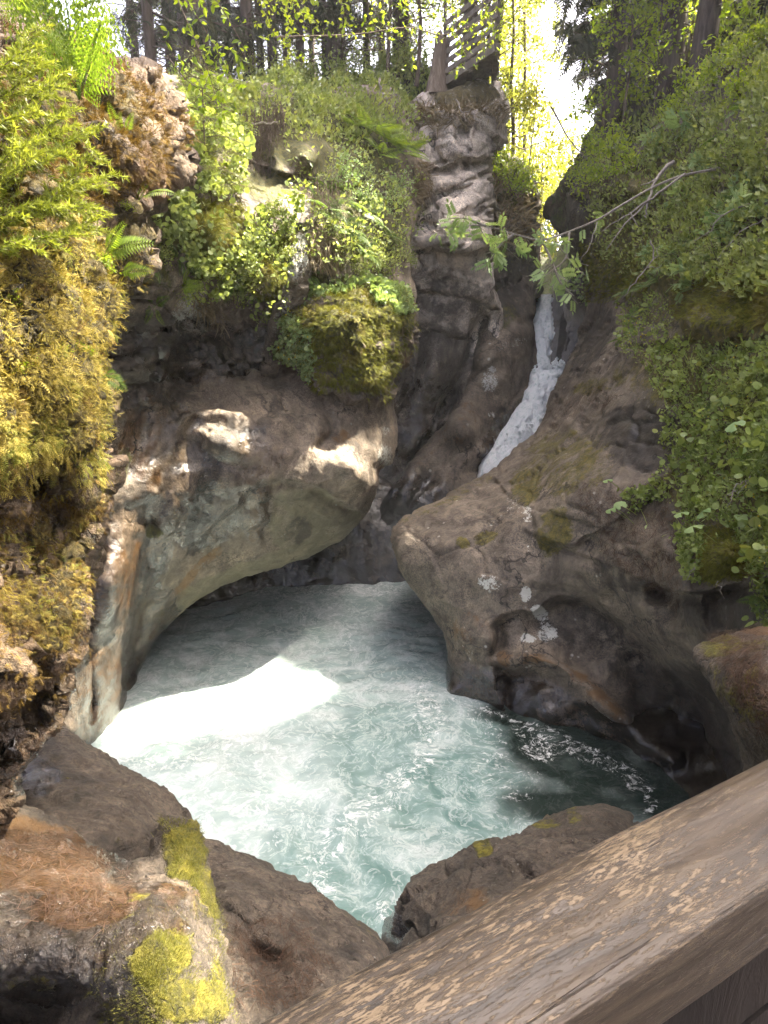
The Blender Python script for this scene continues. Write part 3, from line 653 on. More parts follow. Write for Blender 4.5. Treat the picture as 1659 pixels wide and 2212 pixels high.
# the near wall on the left
wall = relief('mossy_cliff', [(-400, -150), (-100, -120), (60, -60), (140, 60), (230, 120), (290, 130), (340, 165), (372, 225), (398, 305), (412, 350), (385, 390), (350, 415), (300, 425), (285, 455), (318, 520), (312, 570), (268, 590), (245, 640), (238, 700), (216, 775), (224, 830), (236, 890), (214, 950), (248, 1000), (256, 1050), (236, 1090), (232, 1150), (204, 1230), (188, 1320), (172, 1400), (150, 1480), (115, 1560), (70, 1640), (30, 1700), (0, 1760), (-150, 1900), (-400, 1900)],
    [(-350, 300, 2.0), (-150, 200, 2.5), (0, 300, 3.0), (100, 300, 3.4), (-300, 900, 1.9), (0, 700, 2.75), (150, 700, 3.3), (235, 680, 3.8), (0, 1000, 2.75), (150, 960, 3.2), (240, 1010, 3.7), (0, 1100, 3.05), (100, 1120, 3.5), (0, 1400, 2.85), (150, 1400, 3.5), (100, 1560, 3.5), (0, 1740, 3.2), (-300, 1700, 2.1), (270, 220, 4.1), (330, 300, 4.3), (405, 340, 4.9), (330, 400, 4.4), (200, 150, 4.3), (100, 0, 4.3), (-100, -80, 3.6), (250, 480, 4.0), (300, 550, 4.5), (60, 500, 2.9), (150, 550, 3.3)],
    M_WALL, 3.6, (40, 1.0), 2.2, seed=23, ragged=5.0,
    feats=[('b', 60, 1050, 80, 46, -10, 0.5), ('s', [(-100, 960), (0, 985), (90, 975), (170, 960), (240, 950)], 8, 60, 0.28), ('b', 290, 330, 120, 90, 0, -0.35), ('g', [(130, 1060), (120, 1200), (80, 1300)], 10, 0.18), ('s', [(170, 1180), (120, 1230), (60, 1250), (-30, 1260)], 7, 40, 0.2), ('g', [(60, 1400), (110, 1480), (60, 1580)], 14, 0.35), ('b', 30, 1480, 60, 100, 0, -0.25), ('s', [(240, 640), (270, 590), (250, 480), (290, 430)], 8, 40, -0.15), ('b', 90, 720, 160, 200, 0, -0.2), ('s', [(-60, 610), (100, 640), (240, 560)], 8, 50, -0.12), ('b', 150, 1320, 60, 60, 0, -0.15)],
    disp=[('f', 1.5, 0.13), ('f', 3.2, 0.12), ('c', 3.0, 0.05), ('f', 7.0, 0.06), ('f', 22.0, 0.015)],
    base={'moss': 0.28}, paint={'moss': [(100, 720, 200, 330, 0, 1.0), (120, 1230, 90, 150, 0, 0.65), (110, 1350, 80, 70, 0, 0.9), (230, 240, 110, 100, 0, 0.75), (270, 500, 60, 80, 0, 0.75), (0, 300, 250, 200, 0, 0.8), (200, 1050, 60, 60, 0, 0.6)], 'ochre': [(320, 370, 60, 60, 0, 0.95), (250, 160, 60, 30, 0, 0.6), (330, 240, 60, 60, 0, 0.5)], 'dark': [(60, 1040, 80, 50, 0, 0.7), (100, 1480, 60, 110, 0, 0.6), (370, 330, 30, 60, 0, 0.5)],  # first dark blob paints the undercut's shadow into the rock colour
           'lichen': [(215, 970, 12, 40, 0, 0.6), (30, 1480, 40, 60, 0, 0.3), (60, 1640, 60, 60, 0, 0.4)], 'wet': [(40, 1640, 80, 90, 0, 0.9), (150, 1500, 60, 100, 0, 0.5)]})
tag(wall.o, 'near rock wall thick with golden moss along the left edge', 'cliff')

# foreground rocks
dark_rock = relief('boulder', [(-200, 1700), (40, 1690), (70, 1625), (108, 1567), (165, 1590), (250, 1640), (330, 1700), (395, 1762), (440, 1830), (470, 1950), (470, 2100), (200, 2150), (-200, 2100)],
    [(-150, 1720, 4.4), (60, 1700, 4.8), (110, 1580, 5.7), (250, 1660, 5.4), (200, 1720, 4.7), (390, 1780, 5.2), (300, 1800, 4.5), (400, 1900, 4.7), (200, 1850, 4.1), (0, 1850, 3.8), (300, 2050, 4.2), (0, 2050, 3.5)],
    M_NEAR, 3.6, (46, 1.0), 1.6, seed=29, disp=[('f', 1.2, 0.10), ('r', 2.5, 0.03), ('f', 6, 0.035), ('f', 20, 0.014)],
    paint={'dark': [(120, 1640, 120, 60, 30, 0.5), (300, 1840, 120, 50, 10, 0.6)], 'moss': [(300, 1830, 90, 30, 10, 0.35), (160, 1740, 120, 30, 0, 0.2)], 'wet': [(80, 1680, 60, 60, 0, 0.6)]})
tag(dark_rock.o, 'dark brown rounded boulder behind the mossy ledge at lower left', 'boulder')

mid_rock = relief('boulder', [(380, 1850), (445, 1826), (500, 1832), (570, 1855), (640, 1892), (705, 1938), (780, 2000), (842, 2064), (880, 2160), (860, 2330), (420, 2330), (380, 2000)],
    [(400, 1860, 4.6), (500, 1840, 4.7), (640, 1895, 4.6), (780, 2005, 4.2), (840, 2070, 4.0), (500, 1930, 4.0), (620, 1990, 3.9), (740, 2060, 3.8), (560, 2080, 3.6), (480, 2150, 3.2), (700, 2180, 3.4), (840, 2250, 3.4), (450, 2300, 2.9)],
    M_NEAR, 3.6, (46, 1.0), 1.5, seed=31, disp=[('f', 1.3, 0.09), ('r', 2.6, 0.03), ('f', 7, 0.03), ('f', 22, 0.012)],
    feats=[('b', 560, 2070, 90, 60, 20, 0.10), ('s', [(480, 1960), (540, 1990), (580, 1960)], 5, 30, 0.06)],
    paint={'dark': [(560, 1960, 40, 26, -30, 0.5), (760, 2050, 50, 30, 30, 0.5), (640, 1900, 120, 24, 25, 0.35)], 'moss': [(540, 1940, 50, 26, -30, 0.3), (780, 2000, 60, 16, 40, 0.32)]})
tag(mid_rock.o, 'grey brown boulder holding a pocket of red pine needles beside the rail', 'boulder')

low_rock = relief('boulder', [(828, 2080), (832, 2030), (852, 1985), (880, 1935), (950, 1882), (1060, 1830), (1110, 1806), (1180, 1772), (1285, 1746), (1335, 1756), (1375, 1780), (1450, 1830), (1520, 1950), (1400, 2150), (1000, 2250), (840, 2200)],
    [(830, 2070, 5.6), (850, 1990, 5.8), (950, 1890, 5.9), (1060, 1835, 6.0), (1180, 1775, 6.2), (1300, 1755, 6.2), (1380, 1785, 6.1), (920, 2000, 5.1), (1040, 1920, 5.2), (1180, 1850, 5.5), (1300, 1820, 5.6), (900, 2120, 4.8), (1100, 2050, 4.7), (1350, 1950, 5.0), (1480, 1900, 5.7), (1000, 2220, 4.4)],
    M_NEAR, 3.6, (40, 1.0), 1.8, seed=37, disp=[('f', 1.2, 0.10), ('r', (1.2, 1.2, 3.0), 0.05), ('c', 1.6, 0.05), ('f', 7, 0.025), ('f', 20, 0.008)],
    feats=[('s', [(1105, 1808), (1120, 1850), (1112, 1868), (1150, 1872), (1200, 1850)], 5, 24, 0.05), ('s', [(895, 1950), (880, 2010), (905, 2040)], 6, 30, 0.06), ('s', [(880, 1935), (930, 1960), (1000, 1990), (1080, 1960)], 6, 40, -0.1)],
    paint={'moss': [(1050, 1845, 24, 24, 0, 0.72), (1180, 1782, 40, 14, -20, 0.55), (1240, 1765, 20, 20, 0, 0.5)], 'ochre': [(1000, 1960, 90, 60, 0, 0.5)], 'dark': [(1010, 1830, 60, 20, -20, 0.3), (1350, 1800, 60, 60, 0, 0.4)], 'wet': [(850, 1990, 24, 60, 0, 0.8)]}, base={'ochre': 0.2})
tag(low_rock.o, 'reddish brown boulder at the water edge below the wooden rail', 'boulder')

right_rock = relief('boulder', [(1498, 1410), (1520, 1388), (1580, 1368), (1659, 1350), (1850, 1330), (1950, 1700), (1700, 1850), (1612, 1690), (1604, 1640), (1592, 1570), (1550, 1500), (1515, 1450)],
    [(1500, 1412, 4.5), (1600, 1365, 4.6), (1659, 1352, 4.5), (1850, 1350, 4.2), (1580, 1450, 3.95), (1659, 1450, 3.7), (1600, 1560, 3.9), (1659, 1560, 3.55), (1612, 1660, 4.0), (1750, 1700, 3.3), (1900, 1500, 3.2)],
    M_NEAR, 3.6, (36, 1.0), 1.4, seed=41, disp=[('f', 1.5, 0.09), ('f', 6, 0.025), ('f', 18, 0.01)], feats=[('s', [(1580, 1640), (1590, 1560), (1640, 1530), (1700, 1520)], 5, 50, -0.12)],
    base={'moss': 0.2}, paint={'moss': [(1560, 1400, 60, 30, 0, 0.6), (1600, 1480, 60, 60, 0, 0.5), (1640, 1400, 40, 30, 0, 0.5), (1560, 1480, 20, 60, -20, 0.5), (1640, 1530, 40, 30, 0, 0.6)], 'ochre': [(1650, 1360, 60, 14, 0, 0.8)]})
tag(right_rock.o, 'mossy boulder littered with brown needles at the right edge', 'boulder')

ledge = relief('mossy_ledge', [(-300, 1740), (-20, 1742), (70, 1752), (150, 1780), (200, 1822), (262, 1862), (330, 1858), (352, 1800), (378, 1775), (412, 1798), (440, 1850), (456, 1920), (470, 2000), (488, 2070), (505, 2130), (520, 2200), (530, 2400), (-300, 2400)],
    [(-250, 1760, 2.9), (0, 1755, 3.5), (150, 1800, 3.6), (262, 1870, 3.5), (340, 1850, 3.6), (400, 1800, 3.7), (440, 1870, 3.5), (0, 1880, 3.05), (150, 1900, 3.1), (300, 1930, 3.1), (400, 1950, 3.1), (460, 1990, 3.3), (0, 2000, 2.75), (200, 2020, 2.75), (350, 2040, 2.65), (440, 2060, 2.85), (500, 2140, 3.0), (0, 2120, 2.65), (200, 2140, 2.6), (350, 2140, 2.45), (470, 2200, 2.7), (0, 2212, 2.9), (200, 2212, 2.65), (350, 2212, 2.4), (100, 2380, 2.6), (450, 2380, 2.4)],
    M_NEAR, 3.2, (40, 1.0), 1.2, seed=43, disp=[('f', 1.8, 0.07), ('r', 3.5, 0.025), ('f', 8, 0.03), ('f', 26, 0.013)], feats=[('b', 60, 2190, 130, 70, 0, 0.22), ('s', [(-100, 2130), (60, 2150), (200, 2170), (280, 2212)], 8, 60, 0.12), ('b', 100, 1870, 140, 60, 10, 0.06)],
    paint={'moss': [(400, 1840, 46, 64, 20, 0.95), (450, 1930, 20, 70, -10, 0.7), (350, 2070, 80, 60, -30, 0.95), (420, 2160, 110, 60, 0, 0.85), (300, 1940, 30, 16, 0, 0.5), (480, 2130, 24, 80, -10, 0.7), (230, 2180, 50, 40, 0, 0.5), (280, 1980, 24, 14, 0, 0.6), (400, 2000, 60, 60, 0, 0.36), (430, 1980, 30, 60, 0, 0.45), (120, 2120, 160, 40, 0, 0.3)],
           'ochre': [(70, 1850, 190, 90, 10, 1.0), (180, 1950, 140, 60, -10, 0.9), (380, 1960, 70, 90, 0, 0.5), (120, 2080, 160, 60, 0, 0.45)], 'wet': [(100, 1900, 240, 120, 10, 1.0), (120, 2080, 220, 110, 0, 1.0), (320, 1970, 110, 90, 0, 0.8)], 'dark': [(100, 2110, 190, 80, 0, 0.6), (80, 1800, 30, 20, 0, 0.2)]})
tag(ledge.o, 'sunlit wet ledge with bright yellow moss in the lower left corner', 'rock')

# ------------------------------------------------------------------ water
def water_mat():
    t = NT('milky_water')
    fo, dkv, ai = t.attr('foam'), t.attr('clear'), t.attr('jade')
    c = t.coord()
    warp = t.n('ShaderNodeVectorMath', operation='ADD')
    t.put(warp.inputs[0], c)
    wn = t.n('ShaderNodeVectorMath', operation='SCALE'); t.put(wn.inputs[0], t.noise(0.9, 4, 0.55, color=True)); wn.inputs[3].default_value = 0.9
    t.put(warp.inputs[1], wn.outputs[0])
    v = warp.outputs[0]
    n = t.noise(1.5, 6, 0.55, 1.2, vec=v)
    n2 = t.noise(9.0, 5, 0.65, 0.8, vec=v)
    milk = t.ramp(n, [(0.28, (0.27, 0.355, 0.33)), (0.5, (0.37, 0.45, 0.425)), (0.70, (0.52, 0.58, 0.555))])
    jade = t.ramp(n, [(0.32, (0.085, 0.165, 0.145)), (0.52, (0.18, 0.275, 0.25)), (0.70, (0.37, 0.45, 0.425))])
    col = t.mix(ai, milk, jade)
    col = t.mix(dkv, col, (0.016, 0.026, 0.021))
    # foam streaks and lacing
    r = t.math('ABSOLUTE', t.math('SUBTRACT', t.noise(2.4, 6, 0.6, 1.4, vec=v), 0.5))
    lace = t.rng(r, 0.0, 0.045, 1.0, 0.0)
    r2 = t.math('ABSOLUTE', t.math('SUBTRACT', t.noise(6.0, 5, 0.62, 1.2, vec=v), 0.5))
    lace2 = t.rng(r2, 0.0, 0.04, 1.0, 0.0)
    f = t.math('MULTIPLY', lace, t.rng(n2, 0.35, 0.6))
    f = t.math('MAXIMUM', t.math('MULTIPLY', f, 0.34), t.math('MULTIPLY', t.math('MULTIPLY', lace2, t.rng(n, 0.42, 0.62)), 0.22))
    lac = t.math('MAXIMUM', t.math('MULTIPLY', lace2, 0.42), t.math('MULTIPLY', lace, 0.40))
    strong = t.rng(t.math('ADD', t.math('MULTIPLY', fo, 0.62), t.math('ADD', t.math('MULTIPLY', t.math('SUBTRACT', n2, 0.5), 1.5), t.math('MULTIPLY', lac, fo))), 0.40, 0.85)
    f = t.math('MAXIMUM', t.math('MULTIPLY', f, t.math('SUBTRACT', 1.0, t.math('MULTIPLY', dkv, 0.9))), strong, clamp=True)
    col = t.mix(f, col, (0.80, 0.81, 0.78))
    rough = t.math('ADD', t.math('MULTIPLY', f, 0.5), t.math('MULTIPLY', t.math('SUBTRACT', 1.0, dkv), 0.16))
    rough = t.math('ADD', rough, 0.08, clamp=True)
    h = t.math('ADD', t.noise(14, 6, 0.6, 0.8, vec=v), t.math('MULTIPLY', f, 0.25))
    return t.done(t.bsdf(col, rough, t.bump(h, 0.22, 0.05), 0.5, IOR=1.33))
gx = np.arange(-6.5, 6.5, 0.042); gy = np.arange(4.0, 19.5, 0.042)
GX, GY = np.meshgrid(gx, gy)
P0 = np.c_[GX.ravel(), GY.ravel(), np.zeros(GX.size)]
wp = P0 + 0.5 * np.c_[fbm(P0 * 0.5, 2, 61), fbm(P0 * 0.5, 2, 62), np.zeros(len(P0))]
px_, py_, _ = proj(P0)
fw = np.c_[px_ / 60, py_ / 40, np.zeros(len(px_))]
fx = px_ + 26 * fbm(fw, 4, 81); fy = py_ + 16 * fbm(fw, 4, 82)
clear_ = paintv(fx, fy, [(1215, 1630, 150, 90, 22, 1.0), (1330, 1690, 110, 90, 30, 1.0), (1420, 1700, 130, 100, 0, 1.0), (1130, 1552, 110, 34, 10, 0.95), (1230, 1730, 150, 60, 0, 0.85), (1330, 1610, 130, 50, 25, 1.0), (1440, 1660, 100, 90, 0, 1.0), (1500, 1620, 120, 120, 0, 1.0), (1120, 1690, 90, 60, 0, 0.35)])
clear_ = np.clip(clear_ * 1.15 + 0.5 * fbm(P0 * 1.6, 4, 66) * (clear_ > 0.02), 0, 1)
foam = paintv(fx, fy, [('l', [(1120, 1575), (1180, 1590), (1240, 1615), (1300, 1645), (1350, 1665), (1390, 1700), (1415, 1745)], 26, 0.53), (1165, 1620, 60, 42, 20, 0.56), (1215, 1600, 50, 20, 20, 0.5), (1360, 1690, 40, 24, 40, 0.5), (1130, 1690, 70, 24, -10, 0.46), (1080, 1720, 80, 24, 0, 0.46),
    ('l', [(895, 1490), (932, 1570), (915, 1640), (840, 1720), (740, 1800), (700, 1850), (690, 1920)], 46, 0.60), ('l', [(1000, 1515), (1060, 1580), (1075, 1650), (1030, 1690)], 40, 0.5), ('l', [(560, 1275), (720, 1268), (860, 1275)], 24, 0.6), ('l', [(640, 1300), (700, 1340), (760, 1390)], 40, 0.5), ('l', [(230, 1612), (330, 1655), (420, 1645), (520, 1600)], 34, 0.55), ('l', [(780, 1560), (680, 1640), (560, 1650)], 30, 0.45),
    ('l', [(600, 1720), (680, 1780), (660, 1880)], 34, 0.48), ('l', [(830, 1960), (850, 2010)], 24, 0.7), ('l', [(430, 1650), (560, 1720), (600, 1800)], 34, 0.45), (800, 1330, 120, 40, 0, 0.4), (500, 1400, 150, 40, -10, 0.35), ('l', [(960, 1505), (1040, 1530), (1130, 1566), (1230, 1596), (1330, 1640)], 7, 0.55)])
jade = paintv(fx, fy, [(850, 1640, 170, 150, 0, 0.8), (980, 1720, 190, 130, 0, 1.0), (760, 1900, 200, 130, 30, 1.0), (1050, 1620, 100, 90, 0, 0.8), (830, 1480, 150, 90, 0, 0.3)])
hz = 0.060 * fbm(wp * 1.1, 3, 63) + 0.030 * ridged(wp * (1.7, 2.6, 1), 3, 64) + 0.014 * fbm(wp * 6, 3, 65)
_, _, dp = proj(P0)
hz = hz * (1 - 0.6 * clear_) + 0.02 * foam + 0.10 * np.exp(-((GX.ravel() - 1.0) ** 2 + (GY.ravel() - 16.5) ** 2) / 4.0) * (1 + fbm(P0 * 2.5, 3, 67))
nyy, nxx = GX.shape
I = np.arange(GX.size).reshape(nyy, nxx)
Q = np.stack([I[:-1, :-1], I[:-1, 1:], I[1:, 1:], I[1:, :-1]], -1).reshape(-1, 4)
pool = obj('pool_water', mesh_np('pool_water', np.c_[P0[:, :2], hz], Q, water_mat(), True, {'foam': foam, 'clear': clear_, 'jade': jade}))
tag(pool, 'milky turquoise pool water swirling between the rocks', 'water', kind='structure')

def fall_mat():
    t = NT('falling_water')
    v = t.map((7.0, 7.0, 0.8))
    n = t.noise(1.6, 6, 0.7, 0.8, vec=v)
    n2 = t.noise(7, 4, 0.6)
    col = t.ramp(n, [(0.34, (0.60, 0.69, 0.66)), (0.46, (0.88, 0.92, 0.90)), (0.6, (0.97, 0.98, 0.97))])
    h = t.math('ADD', n, t.math('MULTIPLY', n2, 0.5))
    return t.done(t.bsdf(col, 0.8, t.bump(h, 0.9, 0.12), 0.2))
M_FALL = fall_mat()
def ribbon(rows, n=22, sub=9, bulge=0.25, seed=1):
    """rows of (xl, xr, y, d): a rounded falling sheet closed behind"""
    R = catmull([(a, b, c, d) for a, b, c, d in rows], sub, False)
    s = np.linspace(-1, 1, n)
    xl, xr, yy, dd = R.T
    X = (xl + xr)[:, None] / 2 + (xr - xl)[:, None] / 2 * s[None]
    Dp = dd[:, None] - bulge * np.sqrt(np.maximum(1 - s[None] ** 2, 0))
    V = unp(X, np.broadcast_to(yy[:, None], X.shape), Dp)
    nrow = len(R)
    Pn = V.reshape(-1, 3)
    nn = fbm(Pn * (4, 4, 1.2), 4, seed) * 0.16 + ridged(Pn * (7, 7, 2.5), 2, seed + 3) * 0.06 + fbm(Pn * 14, 3, seed + 5) * 0.05
    V = (Pn + np.c_[nn * 0.6, -nn, 0.3 * nn]).reshape(V.shape)
    B = unp(X, np.broadcast_to(yy[:, None], X.shape), dd[:, None] + 0.25 + 0 * X)
    VV = np.concatenate([V.reshape(-1, 3), B.reshape(-1, 3)])
    I = np.arange(nrow * n).reshape(nrow, n); J = I + nrow * n
    q = lambda A: np.stack([A[:-1, :-1], A[1:, :-1], A[1:, 1:], A[:-1, 1:]], -1).reshape(-1, 4)
    side = [np.stack([I[:-1, k], J[:-1, k], J[1:, k], I[1:, k]], -1) for k in (0, n - 1)]
    return VV, np.concatenate([q(I), q(J)[:, ::-1]] + side)
wf = empty('waterfall', unp(1110, 950, 20))
tag(wf, 'white waterfall dropping through the narrow rock slot', 'waterfall', kind='structure')
mb = MB()
mb.add(*ribbon([(1156, 1190, 636, 22.4), (1155, 1190, 655, 21.6), (1150, 1192, 690, 20.8), (1146, 1190, 740, 20.2), (1146, 1188, 800, 19.7), (1146, 1186, 840, 19.4)], seed=5))
up = mb.build('upper_fall', M_FALL); up.parent = wf; up.matrix_parent_inverse = Matrix.Translation(-wf.location)
mb = MB()
mb.add(*ribbon([(1146, 1220, 798, 19.0), (1140, 1210, 830, 18.7), (1112, 1190, 880, 18.3), (1076, 1185, 930, 17.9), (1050, 1185, 975, 17.6), (1028, 1160, 1030, 17.3), (1000, 1120, 1100, 17.0)], 40, 12, 0.35, seed=9))
lo = mb.build('lower_fall', M_FALL); lo.parent = wf; lo.matrix_parent_inverse = Matrix.Translation(-wf.location)
# thrown drops along its edges
def drops(n, fn, s0, s1):
    pts = np.array([fn() for _ in range(n)])
    o = np.array([(1, 0, 0), (-1, 0, 0), (0, 1, 0), (0, -1, 0), (0, 0, 1), (0, 0, -1)], float)
    f = np.array([(0, 2, 4), (2, 1, 4), (1, 3, 4), (3, 0, 4), (2, 0, 5), (1, 2, 5), (3, 1, 5), (0, 3, 5)])
    sz = RNG.uniform(s0, s1, n)
    V = (pts[:, None] + o[None] * sz[:, None, None] * RNG.uniform(0.6, 1.5, (n, 1, 3))).reshape(-1, 3)
    return V, (f[None] + np.arange(n)[:, None, None] * 6).reshape(-1, 3)
def edge_pt():
    k = random.random()
    if k < 0.6:
        t = random.random(); x = 1152 - 106 * t ** 1.3 - abs(random.gauss(0, 5)); y = 855 + 170 * t; d = 18.2 - 0.9 * t
    elif k < 0.85:
        t = random.random(); x = 1150 + 70 * t; y = 806 + random.gauss(0, 7) - 14 * t; d = 18.8
    else:
        x = random.uniform(1055, 1150); y = 1020 - (x - 1050) * 1.0 + random.gauss(0, 14); d = 17.4
    return unp(x, y, d)
mb = MB(); mb.add(*drops(1600, edge_pt, 0.012, 0.055))
sp = mb.build('spray_drops', M_FALL); sp.parent = wf; sp.matrix_parent_inverse = Matrix.Translation(-wf.location); sp['kind'] = 'stuff'

# fine spray hanging where the falls drop into the far end of the pool
def mist():
    c = np.array([1.3, 16.2, 0.9]); hs = np.array([4.2, 3.6, 2.4])
    V = np.array([(x, y, z) for x in (-1, 1) for y in (-1, 1) for z in (-1, 1)], float) * hs
    F = np.array([(0, 1, 3, 2), (4, 6, 7, 5), (0, 4, 5, 1), (2, 3, 7, 6), (0, 2, 6, 4), (1, 5, 7, 3)])
    t = NT('spray_mist')
    g = t.n('ShaderNodeVectorMath', operation='LENGTH'); t.put(g.inputs[0], t.map(tuple(1 / hs)))
    dens = t.math('MULTIPLY', t.rng(g.outputs['Value'], 0.1, 0.95, 1.0, 0.0), t.math('MULTIPLY', t.rng(t.noise(0.5, 2), 0.3, 0.7, 0.4, 1.0), 0.16))
    v = t.n('ShaderNodeVolumePrincipled'); v.inputs['Color'].default_value = (0.96, 0.98, 1, 1); t.put(v.inputs['Density'], dens); v.inputs['Anisotropy'].default_value = 0.3
    t.t.links.new(v.outputs[0], t.out.inputs['Volume'])
    o = obj('spray_mist', mesh_np('spray_mist', V, F, t.m, False)); o.location = c
    return tag(o, 'pale spray mist drifting over the far end of the pool', 'mist', kind='stuff')
mist()

# ------------------------------------------------------------------ ground behind the rocks
M_SOIL = rock_mat('forest_soil', [(0.05, 0.04, 0.022), (0.085, 0.066, 0.035), (0.13, 0.10, 0.055)], 1.0, 12, 0.2, moss=((0.035, 0.05, 0.010), (0.09, 0.12, 0.02)), bump=0.9)
bank_l = relief('forest_bank', [(-500, 260), (-100, 150), (200, 170), (380, 190), (520, 195), (700, 190), (860, 150), (930, 140), (1000, 165), (1050, 200), (1050, 330), (1000, 420), (300, 420), (-500, 600)],
    [(-500, 300, 12), (0, 200, 15), (400, 200, 17.5), (600, 200, 18.5), (860, 155, 19.5), (1000, 175, 18.5), (1050, 210, 18.5), (400, 330, 15.5), (700, 320, 17.5), (1000, 380, 19.5), (0, 500, 12)],
    M_SOIL, 7, (20, 1.0), 9.0, disp=[('f', 0.6, 0.5), ('f', 2.5, 0.15)], base={'moss': 0.62}, seed=51)
tag(bank_l.o, 'mossy forest floor above the left cliff', 'ground', kind='structure')
bank_r = relief('forest_slope', [(1190, 470), (1215, 400), (1260, 330), (1300, 240), (1400, 170), (1500, 90), (1659, -30), (1900, -200), (2200, -200), (2200, 500), (1700, 560), (1300, 560)],
    [(1190, 450, 23), (1260, 340, 20.5), (1300, 250, 20), (1400, 180, 19), (1500, 100, 18), (1659, 0, 16.5), (1900, -150, 14), (1400, 400, 17.6), (1600, 250, 15), (1900, 300, 11), (1300, 520, 19)],
    M_SOIL, 7, (20, 1.0), 9.0, disp=[('f', 0.6, 0.5), ('f', 2.5, 0.15)], base={'moss': 0.5}, seed=53)
tag(bank_r.o, 'forested slope rising behind the right rocks', 'ground', kind='structure')
bank_b = relief('gorge_floor', [(980, 620), (1080, 420), (1150, 470), (1190, 560), (1235, 480), (1300, 400), (1420, 380), (1420, 700), (980, 760)],
    [(980, 650, 30), (1080, 450, 32), (1190, 580, 31), (1260, 460, 31), (1400, 400, 31), (1180, 690, 28.5), (1400, 690, 29)],
    M_SOIL, 8, (14, 1.0), 8.0, disp=[('f', 0.6, 0.4)], base={'moss': 0.7}, seed=55)
tag(bank_b.o, 'green upstream bank behind the waterfall gap', 'ground', kind='structure')
gm = mesh_np('riverbed', np.array([(-58, -38, -0.7), (58, -38, -0.7), (58, 88, -0.7), (-58, 88, -0.7)], float), np.array([[0, 1, 2, 3]]), M_SOIL)
tag(obj('riverbed', gm), 'dark riverbed ground under the pool', 'ground', kind='structure')

# ------------------------------------------------------------------ where the sun comes through the canopy
QC = 0.12; QO = np.array([-30.0, -30.0]); QN = 700
lit = np.zeros((QN, QN), bool)
def qpos(P):
    P = np.atleast_2d(P)
    return np.c_[P[:, 0] - SUN[0] / SUN[2] * P[:, 2], P[:, 1] - SUN[1] / SUN[2] * P[:, 2]]
def mark(P, r=1):
    k = ((qpos(P) - QO) / QC).astype(int)
    k = k[(k > r).all(1) & (k < QN - r - 1).all(1)]
    for a in range(-r, r + 1):
        for b in range(-r, r + 1): lit[k[:, 0] + a, k[:, 1] + b] = True
def mark_patch(p, poly, keep=1.0, r=1):
    m = in_poly(p.x, p.y, np.asarray(poly, float))
    P = p.V[m]
    if keep < 1: P = P[fbm(P * 2.2, 3, 77) > (1 - 2 * keep) * 0.5]
    mark(P, r)
pp = catmull([(195, 1612), (250, 1530), (300, 1455), (420, 1462), (560, 1440), (640, 1455), (720, 1490), (640, 1545), (560, 1580), (430, 1612), (310, 1630)], 5)
gx_, gy_ = np.meshgrid(np.arange(190, 730, 3), np.arange(1435, 1640, 3))
mm = in_poly(gx_, gy_, pp)
ee_ = seg_dist(gx_[mm].astype(float), gy_[mm].astype(float), pp)[0]
Pm_ = unp(gx_[mm], gy_[mm], d_at_z(gy_[mm], 0.05))
Pm_ = Pm_[ee_ > 20 + 60 * fbm(Pm_ * 2.2, 4, 88)]
mark(Pm_, 0)
mark_patch(wall, [(-200, 300), (60, 100), (240, 130), (400, 300), (300, 560), (240, 620), (245, 950), (200, 1010), (-200, 1000)], 0.85, 2)
mark_patch(wall, [(-200, 1000), (250, 1000), (230, 1200), (180, 1400), (100, 1560), (0, 1700), (-200, 1700)], 0.32, 1)
for poly, kp in (([(640, 920), (760, 930), (820, 1010), (800, 1060), (680, 1020)], 0.8), ([(540, 800), (640, 830), (660, 900), (560, 890)], 0.6), ([(190, 1100), (330, 1080), (300, 1350), (180, 1400)], 0.9), ([(280, 880), (400, 880), (360, 1010), (280, 1020)], 0.5), ([(430, 430), (610, 430), (620, 640), (430, 600)], 0.35), ([(520, 1000), (660, 1000), (600, 1120), (520, 1100)], 0.35), ([(380, 620), (450, 600), (440, 720), (360, 760)], 0.6)):
    mark_patch(over, poly, kp, 1)
mark_patch(ledge, [(350, 1770), (430, 1800), (470, 2000), (530, 2300), (250, 2300), (280, 2050), (200, 1960), (-100, 1900), (-100, 1790), (180, 1830), (300, 1900)], 0.42, 1)
mark_patch(ledge, [(-100, 1900), (250, 1950), (250, 2150), (-100, 2150)], 0.25, 0)
mark_patch(spur, [(1080, 720), (1140, 720), (1140, 770), (1080, 770)], 1.0, 1)
mark_patch(sculpt, [(1240, 330), (1420, 290), (1420, 420), (1240, 420)], 0.7, 1)
mark_patch(sculpt, [(1440, 240), (1659, 60), (1800, 0), (1800, 200), (1500, 330)], 0.6, 1)
mark_patch(hump, [(1040, 330), (1170, 330), (1170, 480), (1040, 460)], 0.8, 1)
fx_ = RNG.uniform(0, 1, 900); mark(unp(1172 - 12 * fx_ + RNG.normal(0, 8, 900), 650 + 180 * fx_, 23.0 - 2 * fx_), 1); mark(unp(1180 - 100 * fx_ + RNG.normal(0, 20, 900), 820 + 190 * fx_, 20.0 - 1.5 * fx_), 1)
mark_patch(bank_b, [(980, 400), (1420, 380), (1420, 650), (980, 650)], 1.0, 2)
for x_, y_ in ((1320, 1900), (1050, 2100)):
    mark(unp(np.array([x_]), np.array([y_]), d_at_z(y_, 5.25)), 0)
gx_, gy_ = np.meshgrid(np.arange(480, 980, 3), np.arange(1285, 1510, 3))
mm = in_poly(gx_, gy_, np.array([(480, 1285), (980, 1285), (980, 1510), (735, 1510), (735, 1480), (640, 1440), (480, 1440)], float))
k_ = ((qpos(unp(gx_[mm], gy_[mm], d_at_z(gy_[mm], 0.05))) - QO) / QC).astype(int)
lit[k_[:, 0], k_[:, 1]] = False
